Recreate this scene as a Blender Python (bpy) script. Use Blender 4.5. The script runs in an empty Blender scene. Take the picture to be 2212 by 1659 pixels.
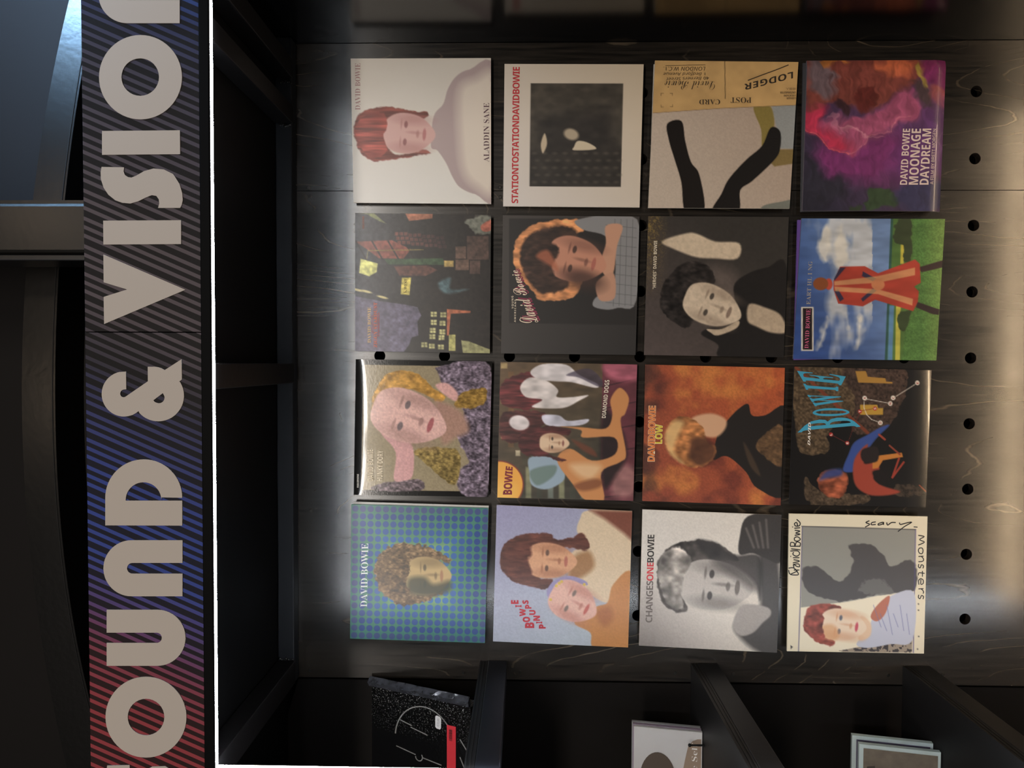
import bpy, bmesh, math, random
import numpy as np
from mathutils import Matrix, Vector
random.seed(4)
SC = bpy.context.scene
COL = SC.collection

# ------------------------------------------------------------------ camera
F = 1534.0
H0 = 1.25                                    # height of the local origin above the shop floor
R = np.array([[0.99960947, 0.02760408, 0.00435074],
              [-0.02768493, 0.99942118, 0.01976992],
              [-0.00380249, -0.01988265, 0.99979509]])
CAM = np.array([-0.01816066, -1.61593968, 0.25793361 + H0])
cam_d = bpy.data.cameras.new('camera')
cam_d.sensor_fit = 'HORIZONTAL'
cam_d.sensor_width = 36.0
cam_d.lens = F * 36.0 / 2212.0
cam_d.clip_start = 0.02
cam = bpy.data.objects.new('camera', cam_d)
COL.objects.link(cam)
M = np.eye(4)
M[:3, 0] = -R[2]; M[:3, 1] = R[0]; M[:3, 2] = -R[1]; M[:3, 3] = CAM
cam.matrix_world = Matrix(M.tolist())
SC.camera = cam

# ------------------------------------------------------------------ world, lights, exposure
SC.view_settings.view_transform = 'Standard'
SC.view_settings.look = 'None'
SC.view_settings.exposure = 0.0
SC.view_settings.gamma = 1.0
SC.view_settings.use_curve_mapping = False
world = bpy.data.worlds.new('world')
SC.world = world
world.use_nodes = True
world.node_tree.nodes['Background'].inputs[0].default_value = (0.95, 0.9, 0.85, 1)
world.node_tree.nodes['Background'].inputs[1].default_value = 0.02

def area(name, loc, target, size, power, col, size_y=None):
    l = bpy.data.lights.new(name, 'AREA')
    l.energy = power; l.color = col
    l.shape = 'RECTANGLE'; l.size = size; l.size_y = size_y or size
    o = bpy.data.objects.new(name, l)
    o.location = loc
    o.rotation_euler = (Vector(target) - Vector(loc)).to_track_quat('-Z', 'Y').to_euler()
    COL.objects.link(o)
    return o

WARM = (1.0, 0.92, 0.83)
# the shop's ceiling panels behind the photographer
area('ceiling_lamp', (1.6, -5.2, 3.4), (0.1, 0, 1.2), 1.3, 58, WARM, 0.5)
area('ceiling_lamp', (0.0, -5.2, 3.4), (0.0, 0, 1.2), 1.3, 58, WARM, 0.5)
area('ceiling_lamp', (-1.6, -5.2, 3.4), (-0.1, 0, 1.2), 1.3, 58, WARM, 0.5)
area('track_spot', (0.95, -3.3, 4.6), (0.4, 0, 1.9), 0.3, 2.2, (1.0, 0.74, 0.5), 0.2)
area('track_spot', (-0.25, -3.3, 4.6), (-0.1, 0, 1.9), 0.3, 2.2, (1.0, 0.74, 0.5), 0.2)
# blue lamp high on the right; the second is added for the rib's reflection
area('blue_lamp', (1.9, -0.35, 2.95), (0.45, 0.25, 2.3), 0.5, 95, (0.45, 0.68, 1.0))
b2 = area('blue_lamp', (1.75, -1.5, 3.55), (0.85, 0.05, 2.55), 0.35, 4.2, (0.38, 0.66, 1.0))  # added lamp, placed for the rib's reflection
b2.data.spread = math.radians(50)

# ------------------------------------------------------------------ helpers
def lin(c):
    c = np.asarray(c, float) / 255.0
    return np.where(c <= 0.04045, c / 12.92, ((c + 0.055) / 1.055) ** 2.4)

def at(x, y, Y):
    """the point of the plane at depth Y that the photograph shows at pixel x, y"""
    d = R.T @ np.array([(829.5 - y) / F, 1.0, (1106.0 - x) / F])
    return CAM + (Y - CAM[1]) / d[1] * d

def mat(name, col, rough=0.6, spec=0.5, metal=0.0, emit=None, bump=None, mott=None, coat=0.0):
    m = bpy.data.materials.new(name)
    m.use_nodes = True
    nt = m.node_tree
    b = nt.nodes['Principled BSDF']
    c = lin(col)
    b.inputs['Base Color'].default_value = (*c, 1)
    b.inputs['Roughness'].default_value = rough
    b.inputs['Specular IOR Level'].default_value = spec
    b.inputs['Metallic'].default_value = metal
    b.inputs['Coat Weight'].default_value = coat
    b.inputs['Coat Roughness'].default_value = 0.08
    tc = None
    if bump or mott:
        tc = nt.nodes.new('ShaderNodeTexCoord')
    if emit:
        b.inputs['Emission Color'].default_value = (*lin(emit[0]), 1)
        b.inputs['Emission Strength'].default_value = emit[1]
    if mott:
        n = nt.nodes.new('ShaderNodeTexNoise')
        n.inputs['Scale'].default_value = mott[0]
        n.inputs['Detail'].default_value = 4
        nt.links.new(tc.outputs['Object'], n.inputs['Vector'])
        mx = nt.nodes.new('ShaderNodeMix'); mx.data_type = 'RGBA'
        mx.inputs['A'].default_value = (*(c * (1 - mott[1])), 1)
        mx.inputs['B'].default_value = (*np.minimum(c * (1 + mott[1]), 1), 1)
        nt.links.new(n.outputs['Fac'], mx.inputs['Factor'])
        nt.links.new(mx.outputs['Result'], b.inputs['Base Color'])
    if bump:
        n = nt.nodes.new('ShaderNodeTexNoise')
        n.inputs['Scale'].default_value = bump[0]
        n.inputs['Detail'].default_value = 3
        nt.links.new(tc.outputs['Object'], n.inputs['Vector'])
        bp = nt.nodes.new('ShaderNodeBump')
        bp.inputs['Strength'].default_value = bump[1]
        bp.inputs['Distance'].default_value = 0.002
        nt.links.new(n.outputs['Fac'], bp.inputs['Height'])
        nt.links.new(bp.outputs['Normal'], b.inputs['Normal'])
    return m

def link(name, me, m=None, parent=None):
    o = bpy.data.objects.new(name, me)
    if m is not None:
        me.materials.append(m)
    COL.objects.link(o)
    if parent is not None:
        o.parent = parent
        o.matrix_parent_inverse = Matrix.Translation(parent.location).inverted() if parent.parent is None else Matrix()
        if parent.parent is not None:
            o.matrix_parent_inverse = Matrix.Translation(parent.location).inverted()
    return o

def pym(name, v, f, m=None, parent=None, smooth=False):
    me = bpy.data.meshes.new(name)
    me.from_pydata([tuple(map(float, p)) for p in v], [], f)
    me.validate()
    bm = bmesh.new(); bm.from_mesh(me)
    bmesh.ops.recalc_face_normals(bm, faces=bm.faces)
    bm.to_mesh(me); bm.free()
    if smooth:
        for p in me.polygons: p.use_smooth = True
    return link(name, me, m, parent)

def boxv(x0, x1, y0, y1, z0, z1):
    return ([(x0, y0, z0), (x1, y0, z0), (x1, y1, z0), (x0, y1, z0), (x0, y0, z1), (x1, y0, z1), (x1, y1, z1), (x0, y1, z1)],
            [(0, 3, 2, 1), (4, 5, 6, 7), (0, 1, 5, 4), (1, 2, 6, 5), (2, 3, 7, 6), (3, 0, 4, 7)])

def box(name, x0, x1, y0, y1, z0, z1, m, parent=None, bevel=0.0):
    v, f = boxv(x0, x1, y0, y1, z0 + H0, z1 + H0)
    me = bpy.data.meshes.new(name)
    me.from_pydata(v, [], f)
    bm = bmesh.new(); bm.from_mesh(me)
    bmesh.ops.recalc_face_normals(bm, faces=bm.faces)
    if bevel:
        bmesh.ops.bevel(bm, geom=bm.edges[:], offset=bevel, segments=2, affect='EDGES', profile=0.5)
    bm.to_mesh(me); bm.free()
    return link(name, me, m, parent)

def thing(name, label, cat, loc, group=None):
    o = bpy.data.objects.new(name, None)
    o.empty_display_size = 0.05
    o.location = loc
    COL.objects.link(o)
    o['label'] = label; o['category'] = cat
    if group: o['group'] = group
    return o

def tag(o, label, cat, group=None):
    o['label'] = label; o['category'] = cat
    if group: o['group'] = group
    return o

def struct(o, label=None):
    o['kind'] = 'structure'
    if label: o['label'] = label
    return o

DG = bpy.context.evaluated_depsgraph_get
def curve_mesh(c):
    o = bpy.data.objects.new('tmp', c)
    COL.objects.link(o)
    me = bpy.data.meshes.new_from_object(o.evaluated_get(DG()))
    bpy.data.objects.remove(o)
    bpy.data.curves.remove(c)
    me.materials.clear()
    return me

# ------------------------------------------------------------------ materials
BLACK = mat('black_paint', (20, 20, 22), 0.5, 0.2, mott=(9, 0.25), bump=(60, 0.15))
BLACK_SATIN = mat('satin_black_paint', (24, 24, 27), 0.33, 0.5, bump=(35, 0.12))
BLACK_METAL = mat('black_metal', (12, 12, 14), 0.45, 0.25, bump=(90, 0.08))
SOFFIT = mat('soffit_paint', (9, 9, 10), 0.6, 0.08, mott=(5, 0.25))
VOID = mat('dark_void', (4, 4, 5), 0.9, 0.02)
DARKBOARD = mat('dark_brown_board', (21, 18, 16), 0.6, 0.1, mott=(7, 0.2))
GLOSSWALL = mat('semi_gloss_black_wall', (8, 8, 9), 0.19, 0.5, bump=(14, 0.06), mott=(6, 0.3))
LED_M = mat('led_diffuser', (255, 255, 255), 0.4, 0.3, emit=((240, 247, 255), 85.0))
SCREW = mat('dark_screw_metal', (60, 58, 55), 0.35, 0.6, metal=0.8)

def plywood(name, seed):
    m = bpy.data.materials.new(name)
    m.use_nodes = True
    nt = m.node_tree
    b = nt.nodes['Principled BSDF']
    N = lambda t: nt.nodes.new(t)
    L = nt.links.new
    tc = N('ShaderNodeTexCoord')
    mp = N('ShaderNodeMapping')
    mp.inputs['Location'].default_value = (seed * 3.1, seed, seed * 1.7)
    mp.inputs['Scale'].default_value = (1, 1, 0.26)
    L(tc.outputs['Object'], mp.inputs['Vector'])
    def noise(sc, det=3, dist=0.0, src=mp):
        n = N('ShaderNodeTexNoise')
        n.inputs['Scale'].default_value = sc; n.inputs['Detail'].default_value = det
        n.inputs['Distortion'].default_value = dist
        L(src.outputs['Vector'], n.inputs['Vector'])
        return n
    def math_(op, a, bb=None):
        x = N('ShaderNodeMath'); x.operation = op
        for i, s in enumerate((a, bb)):
            if s is None: continue
            if isinstance(s, (int, float)): x.inputs[i].default_value = s
            else: L(s, x.inputs[i])
        return x.outputs[0]
    # cathedral grain: iso lines of a stretched noise field
    f = math_('ADD', noise(3.0, 1, 0.2).outputs['Fac'], math_('MULTIPLY', noise(26, 3).outputs['Fac'], 0.022))
    fr = math_('FRACT', math_('MULTIPLY', f, 38.0))
    ln = math_('SUBTRACT', 1.0, math_('MULTIPLY', math_('ABSOLUTE', math_('SUBTRACT', fr, 0.5)), 19.0))
    ln = math_('MAXIMUM', ln, 0.0)
    bk = N('ShaderNodeMapRange')
    L(noise(14, 4).outputs['Fac'], bk.inputs['Value'])
    bk.inputs['From Min'].default_value = 0.47; bk.inputs['From Max'].default_value = 0.66
    breaks = bk.outputs['Result']
    line = math_('MULTIPLY', ln, breaks)
    # fine fibres along the grain
    mp2 = N('ShaderNodeMapping')
    mp2.inputs['Scale'].default_value = (1, 1, 0.05)
    L(tc.outputs['Object'], mp2.inputs['Vector'])
    fib = noise(150, 4, 0, mp2).outputs['Fac']
    blot = noise(9, 5, 0.5).outputs['Fac']
    base = N('ShaderNodeValToRGB')
    base.color_ramp.elements[0].position = 0.3
    base.color_ramp.elements[0].color = (*lin((14, 13, 12)), 1)
    base.color_ramp.elements[1].position = 0.72
    base.color_ramp.elements[1].color = (*lin((46, 40, 34)), 1)
    L(math_('SUBTRACT', math_('ADD', math_('MULTIPLY', blot, 0.75), math_('MULTIPLY', fib, 0.85)), 0.28), base.inputs['Fac'])
    mx = N('ShaderNodeMix'); mx.data_type = 'RGBA'
    L(math_('MULTIPLY', line, 0.45), mx.inputs['Factor'])
    L(base.outputs['Color'], mx.inputs['A'])
    mx.inputs['B'].default_value = (*lin((128, 112, 92)), 1)
    L(mx.outputs['Result'], b.inputs['Base Color'])
    b.inputs['Roughness'].default_value = 0.36
    L(math_('ADD', math_('MULTIPLY', fib, 0.1), math_('ADD', math_('MULTIPLY', blot, 0.1), 0.14)), b.inputs['Roughness'])
    b.inputs['Specular IOR Level'].default_value = 0.72
    bp = N('ShaderNodeBump')
    bp.inputs['Strength'].default_value = 0.06; bp.inputs['Distance'].default_value = 0.0003
    L(fib, bp.inputs['Height'])
    L(bp.outputs['Normal'], b.inputs['Normal'])
    return m

PLY = [plywood('stained_plywood', 1.0), plywood('stained_plywood', 4.3)]

# ------------------------------------------------------------------ the setting
wall_back = struct(box('wall_back', -1.6, 0.76, 0.06, 0.09, -H0, 0.9, VOID), 'black wall behind the perforated plywood boards')
struct(box('floor', -3.5, 3.5, -6.0, 0.2, -H0 - 0.05, -H0, mat('dark_floor', (70, 64, 58), 0.4)))
struct(box('wall_right', 0.705, 0.76, -0.6, 0.06, -H0, 0.9, GLOSSWALL), 'semi-gloss black side wall right of the plywood')
struct(box('wall_left', -1.62, -1.58, -0.42, 0.06, -H0, 0.9, VOID))
ceil_ = struct(box('ceiling', -1.6, 0.76, -0.409, 0.06, 0.818, 0.9, SOFFIT), 'black underside of the box above the display')

PITCH = 0.148
def perforated_board(name, x0, x1, z0, z1, holes, m, parent):
    """a plywood board with real round holes; front face at Y=0, 18 mm thick"""
    bm = bmesh.new()
    xs = sorted({x0, x1} | {h[0] - PITCH / 2 for h in holes} | {h[0] + PITCH / 2 for h in holes})
    zs = sorted({z0, z1} | {h[1] - PITCH / 2 for h in holes} | {h[1] + PITCH / 2 for h in holes})
    def clean(a):
        o = [a[0]]
        for t in a[1:]:
            if t - o[-1] > 1e-4: o.append(t)
        return o
    xs, zs = clean(xs), clean(zs)
    r, n = 0.0128, 20
    T = 0.018
    for i in range(len(xs) - 1):
        for j in range(len(zs) - 1):
            a, b, c, d = xs[i], xs[i + 1], zs[j], zs[j + 1]
            if a < x0 - 1e-5 or b > x1 + 1e-5 or c < z0 - 1e-5 or d > z1 + 1e-5: continue
            hs = [h for h in holes if a < h[0] < b and c < h[1] < d]
            if not hs:
                for Y in (0, T):
                    q = [bm.verts.new((p[0], Y, p[1] + H0)) for p in ((a, c), (b, c), (b, d), (a, d))]
                    bm.faces.new(q if Y == 0 else q[::-1])
                continue
            hx, hz = hs[0]
            for Y in (0, T):
                ring, sq = [], []
                for k in range(n):
                    t = 2 * math.pi * (k + 0.5) / n
                    ct, st = math.cos(t), math.sin(t)
                    ring.append(bm.verts.new((hx + r * ct, Y, hz + r * st + H0)))
                    s = 1 / max(abs(ct), abs(st))
                    ux, uz = ct * s, st * s
                    sq.append(bm.verts.new((hx + (ux * (b - hx) if ux > 0 else ux * (hx - a)), Y,
                                            hz + (uz * (d - hz) if uz > 0 else uz * (hz - c)) + H0)))
                for k in range(n):
                    l = (k + 1) % n
                    q = [ring[k], sq[k], sq[l], ring[l]]
                    pa, pb = sq[k].co, sq[l].co
                    if abs(pa.x - pb.x) > 1e-6 and abs(pa.z - pb.z) > 1e-6:      # the corner of the cell
                        co = bm.verts.new((b if max(pa.x, pb.x) > b - 1e-6 else a, Y, (d if max(pa.z, pb.z) > d + H0 - 1e-6 else c) + H0))
                        q = [ring[k], sq[k], co, sq[l], ring[l]]
                    bm.faces.new(q if Y == 0 else q[::-1])
                if Y == 0: front = ring
                else:
                    for k in range(n):
                        l = (k + 1) % n
                        bm.faces.new((front[l], ring[l], ring[k], front[k]))
    for (pa, pb) in (((x0, z0), (x1, z0)), ((x1, z0), (x1, z1)), ((x1, z1), (x0, z1)), ((x0, z1), (x0, z0))):
        bm.faces.new([bm.verts.new(p) for p in ((pa[0], 0, pa[1] + H0), (pa[0], T, pa[1] + H0), (pb[0], T, pb[1] + H0), (pb[0], 0, pb[1] + H0))])
    bmesh.ops.remove_doubles(bm, verts=bm.verts, dist=1e-5)
    me = bpy.data.meshes.new(name)
    bm.to_mesh(me); bm.free()
    return link(name, me, m, parent)

hx = [-(j - 4) * PITCH for j in range(9)]
hz = [-(i - 4) * PITCH for i in range(12)]
SEAM = 0.374
board_r = perforated_board('plywood_board', SEAM + 0.0008, 0.704, -1.22, 0.787, [(x, z) for x in hx[:2] for z in hz if z > -1.15], PLY[0], wall_back)
board_l = perforated_board('plywood_board', -0.744, SEAM - 0.0008, -1.22, 0.787, [(x, z) for x in hx[2:] for z in hz if z > -1.15], PLY[1], wall_back)
box('backing_batten', -0.74, 0.704, 0.018, 0.06, 0.70, 0.782, VOID, wall_back)
box('backing_batten', -0.74, -0.69, 0.018, 0.06, -1.2, 0.69, VOID, wall_back)
box('backing_batten', 0.66, 0.704, 0.018, 0.06, -1.2, 0.69, VOID, wall_back)

def screw(px, py, parent):
    p = at(px, py, 0)
    bm = bmesh.new()
    bmesh.ops.create_cone(bm, cap_ends=True, segments=10, radius1=0.0042, radius2=0.0030, depth=0.0012,
                          matrix=Matrix.Translation((p[0], -0.0006, p[2])) @ Matrix.Rotation(math.pi / 2, 4, 'X'))
    for s in (0, math.pi / 2):
        bmesh.ops.create_cube(bm, size=1, matrix=Matrix.Translation((p[0], -0.0014, p[2])) @ Matrix.Rotation(s + 0.4, 4, 'Y') @ Matrix.Diagonal((0.004, 0.0006, 0.0009, 1)))
    me = bpy.data.meshes.new('screw')
    bm.to_mesh(me); bm.free()
    link('screw', me, SCREW, parent)
for px, py in ((667, 406), (1080, 405)): screw(px, py, board_r)
for px, py in ((670, 424), (1081, 426), (672, 1103), (670, 1448), (1001, 1453), (1123, 1451), (1458, 1454), (1584, 1456), (1919, 1459), (2037, 1457)):
    screw(px, py, board_l)

# dark board closing the left bay; its slanted top edge shapes the soffit's shadow
za, zb = at(645, 1466, 0.03)[2], at(593, 1636, 0.03)[2]
xa, xb = at(645, 1466, 0.03)[0], at(593, 1636, 0.03)[0]
zz = [za, zb + (zb - za) * 3.0]
v = [(xa, 0.03, 0.3), (xa, 0.03, za), (xb - 0.6, 0.03, za + (zb - za) * (xa - xb + 0.6) / (xa - xb)), (xb - 0.6, 0.03, 0.3)]
v = v + [(p[0], 0.042, p[2]) for p in v]
struct(pym('wall_far', v, [(0, 1, 2, 3), (7, 6, 5, 4), (0, 4, 5, 1), (1, 5, 6, 2), (2, 6, 7, 3), (3, 7, 4, 0)], DARKBOARD),
       'dark brown board closing the bay left of the plywood')

# battens under the soffit
BAT = mat('batten_paint', (20, 19, 20), 0.5, 0.15, mott=(12, 0.2), bump=(70, 0.12))
n = 0
def trim(*a, label=None, m=BAT, bevel=0.002):
    global n
    n += 1
    return struct(box('trim_%d' % n, *a, m, None, bevel), label)
trim(-0.744, 0.704, -0.034, -0.0005, 0.781, 0.8175, label='black batten along the top edge of the plywood', m=mat('blue_black_batten', (24, 26, 30), 0.45, 0.25, bump=(40, 0.1)))
trim(0.514, 0.553, -0.4435, -0.035, 0.7772, 0.8175, label='black batten under the soffit, right of the middle')
trim(0.613, 0.655, -0.4435, -0.035, 0.7772, 0.8175, label='black batten under the soffit next to the right wall')
trim(-0.062, -0.018, -0.4435, -0.035, 0.7772, 0.8175, label='black batten under the soffit in the middle')
trim(-0.742, -0.690, -0.4435, -0.035, 0.7772, 0.8175, label='black batten under the soffit at the left end')

# weld beads where the battens meet
bead = mat('weld_bead', (30, 30, 32), 0.2, 0.6)
def weld(px0, px1, py, Y):
    bm = bmesh.new()
    for k in range(7):
        p = at(px0 + (px1 - px0) * (k + 0.5) / 7, py + random.uniform(-2, 2), Y)
        bmesh.ops.create_icosphere(bm, subdivisions=2, radius=random.uniform(0.0022, 0.0036), matrix=Matrix.Translation(p))
    me = bpy.data.meshes.new('weld_bead'); bm.to_mesh(me); bm.free()
    for p in me.polygons: p.use_smooth = True
    return me
b0 = bpy.data.objects['trim_1']
for a in ((602, 628, 271, -0.035), (602, 634, 1424, -0.035), (604, 632, 787, -0.035), (604, 630, 178, -0.035)):
    o = link('weld_bead', weld(*a), bead, b0); o['kind'] = 'stuff'

# front frame of the opening
FY = -0.43
zt = 0.7965
LIP = mat('lip_metal', (7, 7, 8), 0.6, 0.05)
trim(-1.6, 1.7, FY - 0.02, FY - 0.0165, 0.7785, zt, label='black metal lip under the sign, above the light strip', m=LIP)
trim(-0.80, -0.7005, FY - 0.02, FY - 0.0165, -1.15, 0.7780, label='dark upright left of the vertical light strip', m=mat('upright_paint', (40, 35, 31), 0.5, 0.25))

# light strips
led = thing('light_strip', 'thin white glowing light strip running along the underside of the sign', 'light', (0.0, -0.428, 0.774 + H0))
box('diffuser', -0.7005, 1.6, -0.4490, -0.4462, 0.7744, 0.7775, LED_M, led)
box('channel', -0.7005, 1.6, -0.4495, -0.4455, 0.7776, 0.7784, BLACK_METAL, led)
led2 = thing('light_strip', 'thin white glowing upright light strip at the left side of the opening', 'light', (-0.697, -0.428, -1.14 + H0))
box('diffuser', -0.7000, -0.6955, -0.4490, -0.4462, -1.13, 0.7736, LED_M, led2)
box('channel', -0.7004, -0.7001, -0.4495, -0.4455, -1.13, 0.7726, BLACK_METAL, led2)
led3 = thing('light_strip', 'thin white glowing light strip at the foot of the opening, below the view', 'light', (0.0, -0.428, -1.14 + H0))
box('diffuser', -0.69, 0.70, -0.4485, -0.4445, -1.142, -1.137, mat('led_diffuser_warm', (255, 255, 255), 0.4, 0.3, emit=((255, 222, 180), 125.0)), led3)
box('channel', -0.69, 0.70, -0.432, -0.405, -1.16, -1.1425, BLACK_METAL, led3)

# ------------------------------------------------------------------ shelves of the left bay
EDGE = mat('shelf_ply_edge', (30, 29, 29), 0.5, 0.25, mott=(40, 0.2))
SHELF = mat('shelf_black', (24, 24, 25), 0.45, 0.25, mott=(16, 0.25), bump=(50, 0.1))
SHELF_BL = mat('shelf_blue_black', (21, 23, 29), 0.45, 0.25, mott=(16, 0.25), bump=(50, 0.1))
def shelf(ztop, which, m):
    t = thing('side_shelf', which, 'shelf', (-0.9, -0.2, ztop + H0), 'shelves of the left bay')
    bm = bmesh.new()
    for k in range(5):                                            # the plies show as ridges on the edge
        x1 = -0.7006 - (0.0012 if k % 2 else 0.0)
        v, f = boxv(-1.10, x1, -0.441, -0.0008, ztop - 0.018 + 0.0036 * k + H0, ztop - 0.018 + 0.0036 * (k + 1) + H0)
        vs = [bm.verts.new(p) for p in v]
        for q in f: bm.faces.new([vs[i] for i in q])
    bmesh.ops.recalc_face_normals(bm, faces=bm.faces)
    me = bpy.data.meshes.new('shelf_board'); bm.to_mesh(me); bm.free()
    link('shelf_board', me, EDGE, t)
    box('lip_batten', -0.745, -0.6998, -0.4415, -0.0008, ztop - 0.0615, ztop - 0.0186, m, t, 0.0015)
    return t
shelf(0.361, 'black side shelf holding the wrapped black box set, topmost of three', SHELF_BL)
shelf(-0.122, 'black side shelf holding the pale grey disc with a peg, middle of three', SHELF)
shelf(-0.602, 'black side shelf beneath the two clear disc cases, lowest of three', SHELF)

# ------------------------------------------------------------------ sign
GREY_LETTER = mat('warm_grey_print', (180, 171, 163), 0.6, 0.2)
def sign_material():
    m = bpy.data.materials.new('striped_print')
    m.use_nodes = True
    nt = m.node_tree; b = nt.nodes['Principled BSDF']
    L = nt.links.new
    def mth(op, a, bb=None):
        x = nt.nodes.new('ShaderNodeMath'); x.operation = op
        for i, s in enumerate((a, bb)):
            if s is None: continue
            if isinstance(s, (int, float)): x.inputs[i].default_value = s
            else: L(s, x.inputs[i])
        return x.outputs[0]
    tc = nt.nodes.new('ShaderNodeTexCoord')
    sp = nt.nodes.new('ShaderNodeSeparateXYZ')
    L(tc.outputs['Object'], sp.inputs[0])
    # q runs across the slanted stripes, in metres along the sign
    S = 1.172 / F                                                  # metres per pixel in the sign's plane
    q = mth('ADD', mth('MULTIPLY', sp.outputs['X'], -1 / S), mth('MULTIPLY', sp.outputs['Z'], 0.43 / S))
    q = mth('ADD', q, 829.5 + CAM[0] / S - 0.43 * (1106 + CAM[2] / S))
    ph = mth('MODULO', mth('ADD', q, 6020 + 32), 60.2)
    ph3 = mth('MODULO', ph, 18.6)
    s = mth('MULTIPLY', mth('LESS_THAN', ph3, 8.6), mth('LESS_THAN', ph, 50.0))
    ramp = nt.nodes.new('ShaderNodeValToRGB')
    cr = ramp.color_ramp
    stops = [(-330, (52, 92, 168)), (-180, (52, 83, 155)), (-60, (47, 54, 90)), (80, (65, 62, 76)), (420, (85, 77, 81)), (620, (85, 76, 81)),
             (760, (52, 49, 60)), (880, (56, 60, 105)), (1020, (52, 67, 137)), (1180, (54, 69, 139)), (1290, (83, 65, 112)), (1390, (125, 60, 76)), (1520, (141, 58, 65))]
    lo, hi = -400.0, 1600.0
    cr.elements.remove(cr.elements[1])
    cr.elements[0].position = (stops[0][0] - lo) / (hi - lo)
    cr.elements[0].color = (*lin(stops[0][1]), 1)
    for p, c in stops[1:]:
        e = cr.elements.new((p - lo) / (hi - lo))
        e.color = (*lin(c), 1)
    mr = mth('DIVIDE', mth('SUBTRACT', q, lo), hi - lo)
    L(mr, ramp.inputs['Fac'])
    dark = nt.nodes.new('ShaderNodeMix'); dark.data_type = 'RGBA'
    dark.inputs['A'].default_value = (*lin((20, 18, 18)), 1)
    L(ramp.outputs['Color'], dark.inputs['B'])
    dark.inputs['Factor'].default_value = 0.06
    mx = nt.nodes.new('ShaderNodeMix'); mx.data_type = 'RGBA'
    L(s, mx.inputs['Factor'])
    L(dark.outputs['Result'], mx.inputs['A'])
    L(ramp.outputs['Color'], mx.inputs['B'])
    L(mx.outputs['Result'], b.inputs['Base Color'])
    b.inputs['Roughness'].default_value = 0.6
    b.inputs['Specular IOR Level'].default_value = 0.12
    return m
STRIPE = sign_material()
sign = thing('shop_sign', 'long dark striped sign board with big warm grey letters above the records', 'sign', (0.0, FY, zt + H0))
SY = FY - 0.014
sx = at(310, 717.5, SY)[0]
ztop_s = at(177, 200, SY)[2] - H0
for x0, x1 in ((sx + 0.0007, 1.6), (-1.6, sx - 0.0007)):
    o = box('sign_board', x0, x1, SY, FY + 0.02, zt + 0.0005, ztop_s, STRIPE, sign, 0.0008)

def arc(cx, cy, r, a0, a1, n=24, ry=None):
    ry = ry or r
    return [(cx + r * math.cos(math.radians(a0 + (a1 - a0) * k / n)), cy + ry * math.sin(math.radians(a0 + (a1 - a0) * k / n))) for k in range(n + 1)]
def letter(loops):
    c = bpy.data.curves.new('letter', 'CURVE')
    c.dimensions = '2D'; c.fill_mode = 'BOTH'; c.extrude = 0.0006
    for lp in loops:
        s = c.splines.new('POLY')
        s.points.add(len(lp) - 1)
        s.use_cyclic_u = True
        for p, (x, y) in zip(s.points, lp):
            w = at(x, y, SY)
            p.co = (w[0], w[2], 0, 1)
    me = curve_mesh(c)
    for v in me.vertices:
        v.co = (v.co.x, SY - 0.0009 - v.co.z, v.co.y)
    link('letter', me, GREY_LETTER, sign)
z1 = lambda P: [(x / 2, y / 2) for x, y in P]
z2 = lambda P: [(x / 2, 829 + y / 2) for x, y in P]
z7 = lambda P: [(160 + x / 5.184, 620 + y / 5.184) for x, y in P]
def n_shape(base, top, cyc, R_, r_, dx=0):
    # arch: legs end at x=base, crown at x=top (zoomed pixels)
    return [[(base, cyc - R_), *arc(top + R_, cyc, R_, 270, 90, 28), (base, cyc + R_), (base, cyc + r_), *arc(top + R_ - 22 + 26, cyc, r_, 90, 270, 12), (base, cyc - r_)]]
# reading direction runs up the picture: S O U N D & V I S I O N
letter([z2([(465, 1648), (562, 1645), (562, 1668), (590, 1690), (625, 1670), (660, 1652), (715, 1650), (765, 1680), (800, 1730), (812, 1790), (800, 1830),
            (705, 1830), (712, 1795), (695, 1772), (672, 1778), (630, 1800), (580, 1805), (520, 1790), (480, 1750), (460, 1700)])])
letter([z2(arc(632.5, 1438.5, 174.5, 0, 360, 56)[:-1]), z2(arc(633, 1438, 79, 0, 360, 32)[:-1])])
letter([z2([(463, 975), (682, 975), *arc(682, 1096, 121, -90, 90, 28), (463, 1217), (463, 1118), (679, 1118), *arc(679, 1096, 22, 90, -90, 12), (463, 1074)])])
letter([z2(n_shape(790, 449, 796, 121, 23)[0])])
letter([z2([(457, 611), (457, 492), *arc(623, 492, 166, 180, 360, 32), (700, 490), *arc(622, 502, 77, 0, -180, 20), (546, 504), (789, 504), (789, 612)])])
letter([z7([(587, 946), *arc(565, 1198, 250, -90, -270, 30, 252)[2:], (610, 1446), (660, 1432), (700, 1410), (727, 1388), *arc(948, 1216, 287, 143, -33, 30)[1:], (1180, 1060), (1212, 1035),
             (1209, 808), (1020, 930), (985, 910), (945, 897), (905, 892), (830, 893), (832, 1055), (592, 1220), (575, 1231), (555, 1234), (536, 1226), (524, 1208), (522, 1190), (528, 1170), (542, 1155), (560, 1148), (590, 1145)]),
        z7([(893, 1268), (998, 1188), (1013, 1212), (1019, 1236), (1014, 1262), (1000, 1284), (978, 1297), (950, 1301), (925, 1294), (905, 1283)])])
letter([z1([(449, 1100), (803, 1252), (452, 1400), (450, 1283), (551, 1251), (450, 1220)])])
letter([z1([(448, 954), (784, 952), (784, 1055), (449, 1057)])])
letter([z1([(441, 722), (538, 724), (536, 742), (542, 757), (555, 766), (570, 768), (590, 760), (625, 740), (665, 729), (710, 733), (750, 753), (777, 795), (789, 835), (791, 865), (787, 885), (780, 899),
            (685, 899), (690, 880), (688, 862), (677, 847), (657, 844), (630, 855), (600, 870), (565, 880), (530, 877), (500, 866), (470, 842), (450, 812), (438, 775), (437, 745)])])
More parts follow.
